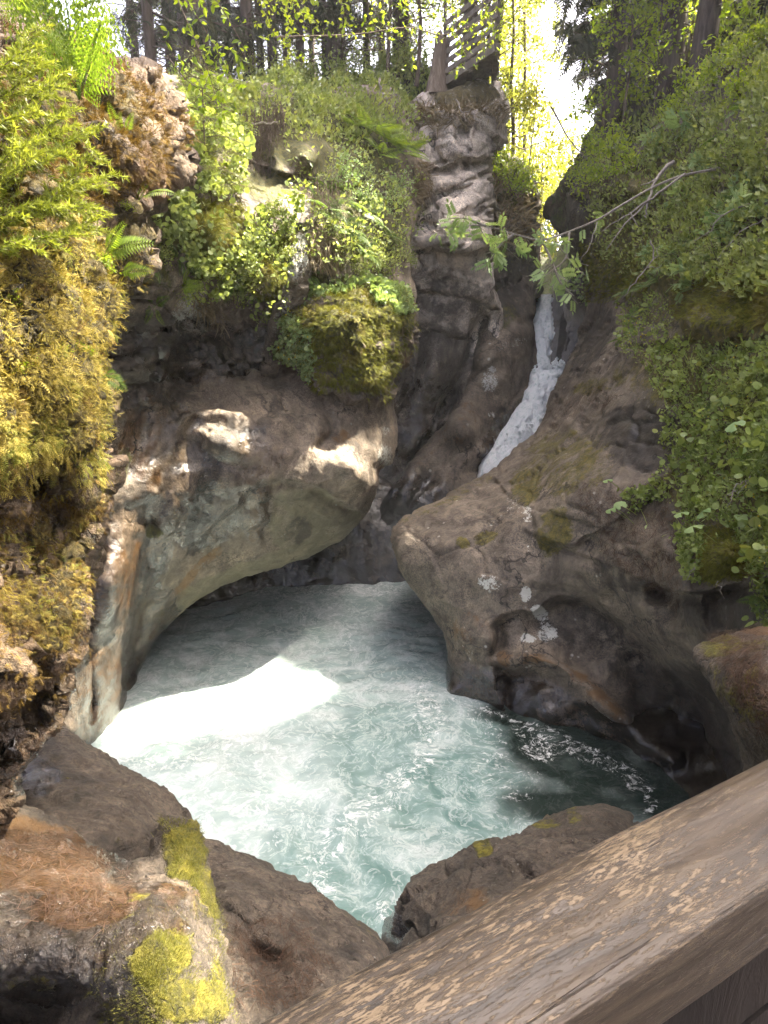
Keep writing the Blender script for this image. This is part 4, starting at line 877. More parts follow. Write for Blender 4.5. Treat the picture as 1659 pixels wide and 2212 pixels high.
def in_sun(P):
    k = ((qpos(P) - QO) / QC).astype(int)
    ok = (k >= 0).all(1) & (k < QN).all(1)
    k = np.clip(k, 0, QN - 1)
    return lit[k[:, 0], k[:, 1]] & ok

# ------------------------------------------------------------------ leaves
T_OVAL = (np.array([(0, 0, 0), (0.35, 0.24, 0.05), (0.7, 0.2, 0.03), (1, 0, -0.08), (0.7, -0.2, 0.03), (0.35, -0.24, 0.05), (0.5, 0, -0.02)], float), np.array([(0, 6, 1), (1, 6, 2), (2, 6, 3), (3, 6, 4), (4, 6, 5), (5, 6, 0)]))
T_DIA = (np.array([(0, 0, 0), (0.45, 0.3, 0.06), (1, 0, -0.06), (0.45, -0.3, 0.06)], float), np.array([(0, 2, 1), (0, 3, 2)]))
T_BLADE = (np.array([(0, 0.05, 0), (0, -0.05, 0), (0.55, -0.04, 0.06), (0.55, 0.04, 0.06), (1, 0, -0.04)], float), np.array([(0, 1, 2), (0, 2, 3), (3, 2, 4)]))
T_NEEDLE = (np.array([(0, 0.06, 0), (0, -0.06, 0), (1, 0, 0)], float), np.array([(0, 1, 2)]))
T_PINE = (np.array([(0, 0.016, 0), (0, -0.016, 0.008), (0.5, -0.018, 0.06), (0.5, 0.018, 0.06), (1, 0.03, 0)], float), np.array([(0, 1, 2), (0, 2, 3), (3, 2, 4)]))
def t_round(n=7):
    a = np.linspace(0.5, 2 * math.pi - 0.5, n)
    v = [(0, 0, 0)] + [(0.5 - 0.5 * math.cos(t) * (1 if True else 0), 0.55 * math.sin(t), 0.05 * math.cos(2 * t)) for t in a]
    return np.array(v), np.array([(0, k, k + 1) for k in range(1, n)])
T_ROUND = t_round()
def t_feather(n=6, w=0.36):
    v = []; f = []
    for k in range(n):
        s = 0.06 + 0.9 * k / n; l = w * (1 - 0.75 * (k / n) ** 1.3); z = -0.30 * s * s
        for sg in (1, -1):
            b = len(v); v += [(s, 0, z), (s + 0.07, 0, z - 0.02), (s + 0.55 * l, sg * l, z - 0.09)]; f.append((b, b + 1, b + 2) if sg > 0 else (b, b + 2, b + 1))
    b = len(v); v += [(0, 0.02, 0), (0, -0.02, 0), (0.6, 0, -0.10), (1.0, 0, -0.3)]; f += [(b, b + 1, b + 2), (b, b + 2, b + 3)]
    return np.array(v, float), np.array(f)
T_FEATHER = t_feather()
def t_rowan(pairs=6):
    v = []; f = []
    base, tri = T_DIA
    def put(x, y, ang, l):
        c, s = math.cos(ang), math.sin(ang); b = len(v)
        for q in base: v.append((x + l * (q[0] * c - q[1] * 0.75 * s), y + l * (q[0] * s + q[1] * 0.75 * c), -0.25 * x * x + l * q[2]))
        for t in tri: f.append(tuple(b + i for i in t))
    for k in range(pairs):
        x = 0.25 + 0.65 * k / pairs
        for sg in (1, -1): put(x, 0, sg * 1.05, 0.34)
    put(0.9, 0, 0, 0.34)
    b = len(v); v.extend([(0, 0.012, 0), (0, -0.012, 0), (0.95, 0, -0.22)]); f.append((b, b + 1, b + 2))
    return np.array(v), np.array(f)
T_ROWAN = t_rowan()
def t_spray(n=9, droop=0.5):
    """a spruce spray: a twig hung with needled side twigs"""
    v = []; f = []
    for k in range(n):
        s = 0.08 + 0.9 * k / n; l = 0.42 * (1 - 0.5 * k / n); z = -0.22 * s * s
        for sg in (1, -1):
            b = len(v)
            v += [(s, 0, z), (s + 0.055, 0, z), (s + 0.5 * l, sg * 0.62 * l, z - droop * l), (s + 0.5 * l + 0.03, sg * 0.55 * l, z - droop * l - 0.05)]
            f += [(b, b + 1, b + 2), (b + 1, b + 3, b + 2)]
    b = len(v); v += [(0, 0.015, 0), (0, -0.015, 0), (1, 0, -0.22)]; f.append((b, b + 1, b + 2))
    return np.array(v, float), np.array(f)
T_SPRAY = t_spray()
def scat(tmpl, pos, dirv, nrm, size, rnd=None):
    tv, tf = tmpl
    n = len(pos)
    if n == 0: return np.zeros((0, 3)), np.zeros((0, 3), int), np.zeros(0)
    T = norml(np.asarray(dirv, float)); S_ = np.cross(np.asarray(nrm, float), T); S_ = norml(S_ + 1e-6); N_ = np.cross(T, S_)
    size = np.broadcast_to(np.asarray(size, float), (n,))
    V = pos[:, None] + size[:, None, None] * (tv[None, :, 0:1] * T[:, None] + tv[None, :, 1:2] * S_[:, None] + tv[None, :, 2:3] * N_[:, None])
    F = tf[None] + np.arange(n)[:, None, None] * len(tv)
    if rnd is None: rnd = RNG.uniform(0, 1, n)
    return V.reshape(-1, 3), F.reshape(-1, 3), np.repeat(rnd, len(tv))
def rdir(n, z=0.0, s=1.0):
    v = RNG.normal(0, s, (n, 3)); v[:, 2] += z
    return norml(v)
def leaves_mesh(name, mat, *parts, smooth=False):
    mb = MB()
    for V, F, r in parts:
        if len(V): mb.add(V, F, r)
    return mb.mesh(name, mat, smooth)

L_GOLD = leaf_mat('golden_moss', (0.13, 0.105, 0.016), (0.44, 0.37, 0.085), 0.25, 1.2, 0.7, 3.0, (0.14, 0.19, 0.025), (0.19, 0.115, 0.03))
L_BROWNMOSS = leaf_mat('brown_moss', (0.08, 0.05, 0.012), (0.22, 0.14, 0.03), 0.2, 1.2, 0.8)
L_OLIVE = leaf_mat('olive_moss', (0.085, 0.092, 0.012), (0.25, 0.245, 0.03), 0.2, 1.2, 0.8, 2.0, (0.12, 0.085, 0.02))
L_FERN = leaf_mat('fern_green', (0.12, 0.19, 0.022), (0.23, 0.32, 0.04), 0.45, 1.6)
L_FERND = leaf_mat('fern_shade_green', (0.07, 0.12, 0.022), (0.14, 0.20, 0.045), 0.4, 1.5)
L_HERB = leaf_mat('herb_green', (0.15, 0.20, 0.05), (0.34, 0.40, 0.14), 0.42, 1.4, 0.4, 1.6, (0.24, 0.255, 0.06))
L_PALE = leaf_mat('pale_green_leaf', (0.17, 0.26, 0.10), (0.32, 0.42, 0.19), 0.35, 1.3, 0.45)
L_SHRUB = leaf_mat('shrub_green', (0.13, 0.17, 0.045), (0.28, 0.33, 0.11), 0.42, 1.4, 0.4)
L_LIME = leaf_mat('backlit_lime_leaf', (0.15, 0.23, 0.018), (0.27, 0.34, 0.03), 0.55, 1.7, 0.4)
L_SPR = leaf_mat('spruce_new_needles', (0.14, 0.18, 0.022), (0.34, 0.38, 0.06), 0.35, 1.5, 0.35)
L_DARK = leaf_mat('dark_spruce_needles', (0.022, 0.030, 0.014), (0.055, 0.062, 0.028), 0.22, 1.4, 0.5)
L_GRASS = leaf_mat('grass_blades', (0.08, 0.12, 0.02), (0.2, 0.22, 0.05), 0.4, 1.4, 0.5)
L_STRAW = leaf_mat('dry_stems', (0.16, 0.115, 0.07), (0.30, 0.23, 0.15), 0.15, 1.1, 0.8)
L_NEEDLE = leaf_mat('fallen_needles', (0.04, 0.019, 0.011), (0.11, 0.055, 0.032), 0.1, 1.0, 0.7)
L_FLOWER = leaf_mat('yellow_petals', (0.55, 0.42, 0.02), (0.65, 0.55, 0.05), 0.3, 1.1, 0.5)
B_DARK = bark_mat('spruce_bark', (0.045, 0.034, 0.028), (0.13, 0.098, 0.08))
B_GREY = bark_mat('grey_dead_wood', (0.14, 0.115, 0.095), (0.33, 0.29, 0.25), 30)
B_TWIG = bark_mat('brown_twig', (0.07, 0.05, 0.035), (0.17, 0.125, 0.09), 40)
UPV = np.array([0, 0, 1.0])

# ------------------------------------------------------------------ moss, herbs, grass (nobody could count these)
def cover(name, label, mat, layers, cat='moss', clump=0, mound=0.0):
    mb = MB()
    for (p, poly, n, tmpl, s0, s1, kn, kz, lift) in layers:
        P, N = sample(p, poly, n)
        if not len(P): continue
        if mound: P = P + N * (mound * np.maximum(0, 0.2 + fbm(P * 1.9, 3, 33)))[:, None]
        D_ = N * kn + UPV * kz + RNG.normal(0, 0.45, P.shape)
        if tmpl is T_PINE: D_ = D_ - N * ((D_ * N).sum(1, keepdims=True) * 0.95); P = P + N * 0.014
        if clump: k_ = fbm(P * clump, 3, len(P) % 97) > RNG.uniform(-0.75, 0.35, len(P)); P, N, D_ = P[k_], N[k_], D_[k_]
        mb.add(*[a for a in (scat(tmpl, P + N * lift * RNG.uniform(-0.3, 1, (len(P), 1)), D_, N + UPV * 0.5 + RNG.normal(0, 0.3, P.shape), RNG.uniform(s0, s1, len(P))))])
    o = mb.build(name, mat, smooth=False)
    return tag(o, label, cat, kind='stuff')
WL_GOLD = [(-120, 420), (60, 430), (160, 470), (240, 560), (300, 520), (310, 570), (250, 620), (235, 700), (225, 790), (235, 890), (215, 950), (180, 980), (-120, 1000)]
WL_FR = [(-60, 930), (40, 950), (110, 935), (180, 960), (215, 940), (240, 1000), (200, 1040), (150, 1000), (110, 1060), (60, 1000), (20, 1070), (-60, 1030)]
cover('feather_moss', 'golden feathery moss hanging over the near left wall', L_GOLD, [(wall, WL_GOLD, 42000, T_FEATHER, 0.010, 0.030, 1.0, -0.15, 0.04), (wall, WL_GOLD, 900, T_FEATHER, 0.04, 0.07, 0.8, -0.6, 0.02), (wall, WL_GOLD, 9000, T_BLADE, 0.015, 0.04, 1.0, 0.6, 0.04), (wall, [(-60, 1120), (150, 1130), (220, 1060), (210, 1230), (150, 1400), (40, 1420), (-60, 1300)], 3000, T_FEATHER, 0.02, 0.05, 0.9, -0.4, 0.01), (wall, WL_FR, 2600, T_FEATHER, 0.03, 0.07, 0.6, -0.9, 0.02)], clump=7.0)
cover('brown_moss', 'brown moss on the rock bulge at the upper left', L_BROWNMOSS, [(wall, [(60, 60), (240, 120), (330, 160), (400, 310), (330, 420), (200, 430), (60, 430), (-100, 100)], 10000, T_FEATHER, 0.025, 0.065, 1.0, -0.1, 0.02), (wall, [(-100, 1000), (250, 1000), (230, 1200), (170, 1420), (100, 1560), (-50, 1600)], 4500, T_BLADE, 0.012, 0.03, 1.0, -0.1, 0.0), (wall, [(-60, 1020), (240, 1000), (250, 1100), (200, 1250), (170, 1420), (90, 1560), (-60, 1500)], 5000, T_FEATHER, 0.02, 0.05, 0.8, -0.6, 0.01)], clump=5.0)
cover('olive_moss', 'olive green moss cushions on the mossy block and wall', L_OLIVE, [(block, [(600, 600), (900, 640), (890, 740), (830, 850), (680, 830), (600, 760)], 9000, T_FEATHER, 0.05, 0.12, 1.0, -0.3, 0.03), (over, [(400, 440), (510, 440), (500, 600), (420, 600)], 4500, T_FEATHER, 0.05, 0.11, 1.0, -0.2, 0.03), (over, [(540, 500), (640, 500), (620, 640), (540, 640)], 3000, T_FEATHER, 0.05, 0.11, 1.0, -0.3, 0.03),
    (sculpt, [(1500, 1130), (1620, 1140), (1620, 1250), (1510, 1250)], 5000, T_FEATHER, 0.03, 0.06, 1.0, -0.1, 0.02), (sculpt, [(1250, 540), (1420, 520), (1400, 640), (1270, 650)], 3000, T_FEATHER, 0.06, 0.13, 1.0, -0.2, 0.03), (sculpt, [(1450, 620), (1659, 560), (1700, 690), (1450, 690)], 4000, T_FEATHER, 0.05, 0.12, 1.0, -0.4, 0.03)])
cover('bright_moss', 'bright yellow green moss on the sunlit ledge', leaf_mat('bright_moss', (0.07, 0.075, 0.010), (0.20, 0.195, 0.03), 0.25, 1.2, 0.7), [(ledge, [(350, 1790), (420, 1800), (450, 1890), (440, 1950), (380, 1900)], 4500, T_BLADE, 0.010, 0.024, 1.0, 0.2, 0.0), (ledge, [(280, 2080), (340, 2010), (420, 2030), (400, 2080), (330, 2130), (290, 2120)], 5000, T_BLADE, 0.008, 0.020, 1.0, 0.3, 0.0), (ledge, [(260, 2140), (420, 2090), (490, 2100), (520, 2212), (200, 2230)], 6000, T_BLADE, 0.008, 0.018, 1.0, 0.3, 0.0), (ledge, [(220, 1960), (470, 1900), (510, 2200), (180, 2200)], 2600, T_BLADE, 0.006, 0.014, 1.0, 0.3, 0.0), (ledge, [(440, 1900), (470, 1980), (490, 2080), (470, 2090), (450, 2000)], 1500, T_BLADE, 0.008, 0.018, 1.0, 0.3, 0.0)])
HERB = [(1330, 660), (1440, 640), (1460, 740), (1659, 745), (1720, 745), (1760, 1340), (1659, 1330), (1610, 1250), (1580, 1130), (1500, 1130), (1480, 1240), (1465, 1180), (1470, 1080), (1450, 960), (1440, 880), (1400, 800), (1340, 740)]
cover('herb_cover', 'low green herbs carpeting the right bank beside the sculpted rock', L_HERB, [(sculpt, HERB, 13000, T_ROUND, 0.014, 0.042, 0.5, 0.3, 0.10), (sculpt, HERB, 5000, T_DIA, 0.03, 0.08, 0.5, 0.2, 0.14), (sculpt, HERB, 1600, T_BLADE, 0.10, 0.22, 0.5, 0.6, 0.05), (sculpt, HERB, 900, T_ROUND, 0.06, 0.10, 0.6, 0.3, 0.2), (sculpt, [(1340, 1080), (1440, 1020), (1450, 1060), (1350, 1110)], 500, T_ROUND, 0.03, 0.06, 0.5, 0.3, 0.1), (sculpt, [(1470, 1150), (1520, 1150), (1520, 1260), (1470, 1250)], 900, T_ROUND, 0.03, 0.06, 0.5, 0.3, 0.1)], 'herbs', 4.0, 0.18)
cover('slope_greenery', 'mixed leafy greenery covering the upper right slope', L_SHRUB, [(sculpt, [(1280, 350), (1480, 220), (1659, 80), (1800, 0), (1800, 640), (1600, 640), (1420, 600), (1300, 560)], 17000, T_DIA, 0.05, 0.12, 0.6, 0.5, 0.22), (bank_r, [(1230, 400), (1300, 250), (1500, 100), (1700, -30), (1900, -100), (1900, 200), (1500, 350), (1300, 500)], 9000, T_DIA, 0.08, 0.16, 0.5, 0.6, 0.3)], 'greenery', 1.6, 0.5)
cover('wall_greenery', 'small leaved greenery hanging on the middle left wall', L_HERB, [(over, [(260, 260), (420, 180), (560, 200), (520, 300), (500, 430), (420, 420), (360, 520), (300, 480)], 6500, T_ROUND, 0.04, 0.09, 0.6, 0.3, 0.15), (over, [(360, 520), (620, 430), (640, 640), (500, 640), (420, 620)], 3200, T_ROUND, 0.04, 0.08, 0.6, 0.2, 0.12), (over, [(620, 200), (850, 200), (880, 330), (840, 300), (640, 300)], 5000, T_DIA, 0.06, 0.13, 0.5, 0.5, 0.2), (over, [(500, 180), (700, 190), (700, 300), (600, 280), (520, 260)], 2200, T_DIA, 0.06, 0.12, 0.5, 0.4, 0.2), (over, [(600, 280), (860, 300), (880, 440), (860, 590), (640, 560), (640, 420)], 2200, T_DIA, 0.05, 0.11, 0.6, 0.2, 0.15), (bank_l, [(350, 180), (900, 140), (1095, 170), (1095, 260), (900, 300), (400, 320)], 12000, T_DIA, 0.07, 0.15, 0.5, 0.7, 0.3)], 'greenery', 1.5, 0.55)
cover('pale_herbs', 'pale round leaved herbs trailing over the mossy block', L_PALE, [(block, [(800, 600), (880, 640), (895, 690), (840, 680), (800, 640)], 1500, T_ROUND, 0.05, 0.085, 0.7, 0.2, 0.12), (block, [(600, 690), (660, 680), (680, 820), (640, 810), (600, 760)], 1500, T_ROUND, 0.04, 0.08, 0.7, 0.2, 0.12), (block, [(640, 590), (800, 570), (820, 620), (660, 650)], 1500, T_ROUND, 0.04, 0.08, 0.7, 0.3, 0.12), (sculpt, [(1225, 600), (1280, 600), (1270, 660)], 100, T_ROUND, 0.06, 0.1, 0.6, 0.3, 0.1)], 'herbs')
cover('yellow_flowers', 'tiny yellow flowers dotted over the right bank herbs', L_FLOWER, [(sculpt, [(1560, 780), (1659, 780), (1720, 1330), (1620, 1250), (1560, 1000)], 170, T_ROUND, 0.014, 0.022, 1.0, 0.3, 0.24), (sculpt, [(1340, 700), (1420, 680), (1400, 780)], 40, T_ROUND, 0.02, 0.03, 1.0, 0.3, 0.2), (block, [(600, 690), (660, 680), (680, 820), (640, 810)], 80, T_ROUND, 0.025, 0.035, 1.0, 0.3, 0.2)], 'flowers')
cover('dry_grass', 'dry hanging grass and stems on ledges of both banks', L_STRAW, [(over, [(660, 440), (730, 450), (720, 570), (670, 560)], 500, T_BLADE, 0.15, 0.38, 0.3, -1.3, 0.05), (block, [(860, 690), (905, 700), (880, 800), (850, 770)], 90, T_BLADE, 0.10, 0.25, 0.3, -1.0, 0.05), (sculpt, [(1390, 770), (1430, 770), (1420, 810)], 120, T_BLADE, 0.15, 0.35, 0.3, -1.2, 0.05), (tower, [(900, 230), (1090, 210), (1085, 260), (920, 280)], 900, T_BLADE, 0.15, 0.4, 0.5, -0.3, 0.05), (hump, [(1050, 400), (1150, 400), (1160, 520), (1060, 520)], 900, T_BLADE, 0.2, 0.5, 0.5, -0.3, 0.05), (over, [(420, 640), (500, 620), (480, 700)], 250, T_BLADE, 0.1, 0.3, 0.3, -1.0, 0.03), (over, [(880, 340), (935, 360), (925, 430), (885, 440)], 500, T_BLADE, 0.15, 0.4, 0.4, -0.9, 0.03)], 'grass')
cover('needle_litter', 'fallen reddish pine needles lying on rocks and boulders', L_NEEDLE, [(mid_rock, [(485, 1990), (660, 2000), (720, 2080), (660, 2180), (490, 2180)], 1100, T_PINE, 0.04, 0.09, 0.15, 0.0, 0.01), (ledge, [(60, 1900), (280, 1910), (300, 1990), (80, 2010)], 260, T_PINE, 0.04, 0.09, 0.1, 0.0, 0.01), (ledge, [(0, 1800), (350, 1900), (350, 1980), (0, 1980)], 200, T_PINE, 0.04, 0.09, 0.1, 0, 0.01), (right_rock, [(1540, 1380), (1659, 1350), (1700, 1600), (1600, 1500)], 1800, T_PINE, 0.05, 0.1, 0.15, 0, 0.01), (sculpt, [(1150, 880), (1300, 820), (1330, 860), (1180, 930)], 900, T_PINE, 0.08, 0.16, 0.1, 0, 0.01), (sculpt, [(1260, 1050), (1460, 1040), (1470, 1330), (1300, 1200)], 2400, T_PINE, 0.07, 0.15, 0.15, -0.1, 0.01)], 'litter')

# ------------------------------------------------------------------ ferns
def frond_mesh(name, mat, L=1.0, W=0.32, pairs=15, arch=0.5, bip=False):
    mb = MB()
    pts = [np.array([0, L * s * math.cos(arch * s * 0.7), L * (0.55 * s - arch * s * s * 0.75)]) for s in np.linspace(0, 1, 10)]
    mb.tube(pts, np.linspace(0.008, 0.002, 10) * L, 4, 0.1)
    P = np.array(pts); tt = np.linspace(0, 1, 10)
    for k in range(pairs):
        s = 0.2 + 0.79 * k / pairs
        p = np.array([np.interp(s, tt, P[:, i]) for i in range(3)]); p2 = np.array([np.interp(min(s + 0.05, 1), tt, P[:, i]) for i in range(3)])
        T = norml(p2 - p)
        l = W * L * (min(1, (s - 0.1) * 5) if not bip else 1.15) * (1 - s) ** 0.75 * 1.25 + 0.02 * L
        for sg in (1, -1):
            d = norml(np.array([sg * 1.0, 0, 0]) + T * 0.45 + np.array([0, 0, -0.12]))
            n = np.cross(T, d) * sg; n = n if n[2] > 0 else -n
            if not bip:
                mb.add(*scat((T_DIA[0] * (1, 0.42, 1), T_DIA[1]), p[None], d[None], n[None], [l]))
            else:
                m = 7
                for j in range(m):
                    q = p + d * l * (0.1 + 0.85 * j / m); ll = l * 0.22 * (1 - j / m) ** 0.7 + 0.01 * L
                    for s2 in (1, -1):
                        dd = norml(d * 0.6 + np.cross(n, d) * s2)
                        mb.add(*scat((T_DIA[0] * (1, 0.6, 1), T_DIA[1]), q[None], dd[None], n[None], [ll]))
    return mb.mesh(name, mat, False)
FR_B = [frond_mesh('frond', L_FERN, 1, 0.40, 12, a, True) for a in (0.15, 0.3)]
FR_L = [frond_mesh('frond', L_FERN, 1, 0.24, 15, a) for a in (0.3, 0.6)]
FR_D = [frond_mesh('frond', L_FERND, 1, 0.26, 15, a) for a in (0.5, 0.85)]
def fern(loc, up, size, n, kit, label, group, spread=0.7, face=None, arc=2 * math.pi):
    e = empty('fern', loc)
    z = norml(np.asarray(up, float)); f = np.asarray(face if face is not None else (0.3, -1, 0.0), float)
    y = norml(f - z * (f @ z)); x = np.cross(y, z)
    e.matrix_world = Matrix(((x[0], y[0], z[0], loc[0]), (x[1], y[1], z[1], loc[1]), (x[2], y[2], z[2], loc[2]), (0, 0, 0, 1)))
    for k in range(n):
        o = obj('frond', kit[k % len(kit)], e)
        a = (k + random.uniform(-0.3, 0.3)) / n * arc - (arc / 2 if arc < 6 else 0)
        s = size * random.uniform(0.75, 1.1)
        o.rotation_euler = (random.uniform(-0.15, 0.45) * spread, random.uniform(-0.2, 0.2), a)
        o.scale = (s, s, s)
    return tag(e, label, 'fern', group)
def fern_at(p, x, y, size, n, kit, label, group=None, lift=0.02, arc=2 * math.pi, upk=0.6):
    P, N = at(p, x, y)
    return fern(P + N * lift, N * 0.7 + UPV * upk, size, n, kit, label, group, arc=arc, face=(N[0], N[1] - 0.3, -0.2))
# the big bright fern over the near wall, then the small ones on it
def fern_fan(base, tips, kit, label, face=(0.25, -1.0, 0.55)):
    """a fern whose fronds reach to the given points"""
    b0 = unp(*base); e = empty('fern', b0)
    for k, tp in enumerate(tips):
        v = unp(*tp) - b0; L = np.linalg.norm(v); y = v / L
        f = np.asarray(face, float) + RNG.normal(0, 0.22, 3); z = norml(f - y * (f @ y)); x = np.cross(y, z)
        o = obj('frond', kit[k % len(kit)], e); L *= 1.08
        o.matrix_local = Matrix(((x[0] * L, y[0] * L, z[0] * L, 0), (x[1] * L, y[1] * L, z[1] * L, 0), (x[2] * L, y[2] * L, z[2] * L, 0), (0, 0, 0, 1)))
    return tag(e, label, 'fern')
fern_fan((172, 215, 3.3), [(275, 65, 3.2), (215, 20, 3.35), (150, -25, 3.4), (60, 15, 3.3), (95, 90, 3.2), (250, 125, 3.15)], FR_B, 'large bright green fern spreading over the rock bulge at top left')
fern_fan((60, 60, 3.3), [(0, -40, 3.2), (70, -60, 3.3), (130, -30, 3.35), (20, 20, 3.1)], FR_B, 'bright fern in the very top left corner')
fern_fan((258, 290, 3.75), [(240, 225, 3.7), (262, 240, 3.7)], FR_L, 'tiny fern on the brown mossy rock bulge')
fern_fan((272, 290, 3.75), [(296, 245, 3.7), (285, 280, 3.65)], FR_L, 'tiny right hand fern on the brown mossy rock bulge')
fern_fan((225, 555, 3.45), [(285, 490, 3.4), (330, 525, 3.4), (300, 515, 3.35), (345, 535, 3.4)], FR_L, 'light green fern reaching right from the golden moss edge')
fern_fan((300, 432, 4.1), [(350, 410, 4.0), (385, 432, 4.0), (330, 415, 3.95)], FR_L, 'fern below the rock bulge reaching out to the right')
fern_fan((262, 590, 3.8), [(315, 585, 3.7), (340, 592, 3.75)], FR_L, 'small flat fern below the light green fern on the moss edge')
fern_fan((222, 815, 3.6), [(262, 818, 3.5), (278, 845, 3.5), (245, 840, 3.5)], FR_D, 'small dark fern under the golden moss against wet rock')
fern_fan((395, 620, 9.0), [(425, 585, 8.8), (445, 610, 8.8), (440, 640, 8.8)], FR_L, 'pale fern lit by the sun on the middle wall')
for k, (x, y, s) in enumerate(((790, 300, 0.9), (820, 320, 0.9), (850, 340, 0.8), (870, 330, 0.6), (760, 290, 0.7), (810, 345, 0.7))):
    fern_at(over, x, y, s, 7, FR_L, 'green fern in the clump on the ledge left of the cliff tower', 'ferns on the ledge left of the tower', 0.1)
for k, (x, y, s) in enumerate(((690, 470, 0.6), (730, 500, 0.7), (775, 470, 0.7), (760, 540, 0.6), (820, 510, 0.6), (700, 420, 0.5), (660, 590, 0.4))):
    fern_at(over, x, y, s, 7, FR_D, 'dark fern among the shrubs hanging above the mossy block', 'ferns above the mossy block', 0.1)
for k, (x, y, s) in enumerate(((360, 430, 0.5), (330, 380, 0.5), (410, 260, 0.5), (470, 240, 0.5), (440, 190, 0.5))):
    fern_at(over, x, y, s, 6, FR_D, 'fern growing on the green wall behind the brown rock bulge', 'ferns behind the rock bulge', 0.1)
for k, (x, y, s) in enumerate(((560, 190, 0.8), (640, 185, 0.8), (700, 175, 0.9), (760, 170, 0.8), (820, 160, 0.8), (590, 215, 0.7), (500, 200, 0.7), (680, 215, 0.7))):
    fern_at(bank_l, x, y, s, 6, FR_D, 'fern on the forest floor at the top of the left cliff', 'ferns on the forest floor', 0.1)
for k, (x, y, s) in enumerate(((1375, 640, 0.5), (1410, 625, 0.5), (1440, 600, 0.45), (1390, 690, 0.45), (1360, 730, 0.4))):
    fern_at(sculpt, x, y, s, 6, FR_D, 'fern in the crack left of the dark mossy ledge on the right bank', 'ferns by the dark ledge', 0.08)
for k, (x, y, s) in enumerate(((1560, 480, 0.5), (1620, 420, 0.5), (1500, 540, 0.5), (1640, 540, 0.45), (1580, 300, 0.5), (1450, 420, 0.6), (1630, 240, 0.6), (1540, 560, 0.4))):
    fern_at(sculpt, x, y, s, 6, FR_D, 'fern on the steep leafy slope at upper right', 'ferns on the upper right slope', 0.1)
for k, (x, y, s) in enumerate(((1530, 900, 0.3), (1600, 860, 0.32), (1640, 980, 0.3), (1500, 990, 0.28), (1650, 1300, 0.3))):
    fern_at(sculpt, x, y, s, 5, FR_D, 'fern rising from the herb carpet on the right bank', 'ferns in the herb carpet', 0.06)

# ------------------------------------------------------------------ shrubs
def bush_kit(mat, n_stem, per, leaf, ls, tmpl_s=1.0, seed=0):
    rng = np.random.default_rng(seed)
    wood = MB(); fol = MB()
    for s in range(n_stem):
        a = rng.uniform(0, 6.283); tilt = rng.uniform(0.1, 1.0)
        d = np.array([math.cos(a) * tilt, math.sin(a) * tilt, 1.0]); d /= np.linalg.norm(d)
        L = rng.uniform(0.6, 1.05)
        pts = [d * L * t + np.array([0, 0, -0.28 * tilt * t * t]) + rng.normal(0, 0.02, 3) * t for t in np.linspace(0, 1, 6)]
        wood.tube(pts, np.linspace(0.013, 0.004, 6), 4)
        P = np.array(pts); m = per
        t = rng.uniform(0.25, 1.0, m) ** 0.8
        pos = np.stack([np.interp(t, np.linspace(0, 1, 6), P[:, i]) for i in range(3)], -1) + rng.normal(0, 0.10, (m, 3))
        dr = norml(rng.normal(0, 1, (m, 3)) + d * 0.6); dr[:, 2] -= 0.15
        nr = norml(rng.normal(0, 0.45, (m, 3)) + UPV)
        fol.add(*scat(leaf, pos, dr, nr, rng.uniform(0.6, 1.3, m) * ls, rng.uniform(0, 1, m)))
    return wood.mesh('stem', B_TWIG), fol.mesh('foliage', mat, False)
K_ROSE = [bush_kit(L_PALE, 9, 34, T_DIA, 0.085, seed=s) for s in (1, 2)]
K_GREEN = [bush_kit(L_SHRUB, 11, 40, T_DIA, 0.08, seed=s) for s in (3, 4)]
K_BIL = [bush_kit(L_HERB, 12, 40, T_ROUND, 0.055, seed=s) for s in (5, 6)]
K_LIME = [bush_kit(L_LIME, 9, 34, T_DIA, 0.10, seed=s) for s in (7, 8)]
K_ROW = [bush_kit(L_PALE, 7, 7, T_ROWAN, 0.36, seed=s) for s in (9, 10)]
nbush = [0]
def bush(P, up, size, kit, label, group, cat='shrub'):
    nbush[0] += 1
    e = empty('shrub', P)
    e.rotation_mode = 'QUATERNION'
    q = Vector(norml(np.asarray(up, float))).to_track_quat('Z', 'Y')
    from mathutils import Quaternion
    e.rotation_quaternion = q @ Quaternion((0, 0, 1), random.uniform(0, 6.28))
    s = size * random.uniform(0.85, 1.15)
    e.scale = (s, s, s * random.uniform(0.85, 1.1))
    w, f = kit[nbush[0] % len(kit)]
    obj('stem', w, e); obj('foliage', f, e)
    return tag(e, label, cat, group)
def bushes(p, spots, size, kit, label, group, upk=0.8):
    for x, y in spots:
        P, N = at(p, x, y)
        bush(P - N * 0.03, N * 0.6 + UPV * upk, size * random.uniform(0.8, 1.2), kit, label, group)
bushes(over, [(740, 400), (790, 390), (840, 410), (700, 395), (770, 440), (850, 460), (810, 470)], 0.58, K_ROSE, 'silvery green wild rose like shrub hanging on the wall above the mossy block', 'silvery shrubs above the mossy block', 0.5)
bushes(over, [(720, 540), (790, 560), (840, 540), (870, 570), (760, 590), (820, 590), (690, 500)], 0.5, K_GREEN, 'green shrub trailing over the lip above the mossy block', 'trailing shrubs over the lip', 0.3)
bushes(over, [(470, 300), (500, 350), (440, 340), (520, 300), (480, 400), (430, 400), (390, 330), (410, 220), (350, 300)], 0.5, K_BIL, 'leafy green shrub on the wall between brown bulge and hanging roots', 'shrubs left of the hanging roots', 0.6)
bushes(over, [(540, 520), (570, 470), (600, 500), (520, 560), (560, 600), (610, 570)], 0.45, K_BIL, 'small leafy shrub in the sun patch on the middle wall', 'shrubs on the middle wall', 0.4)
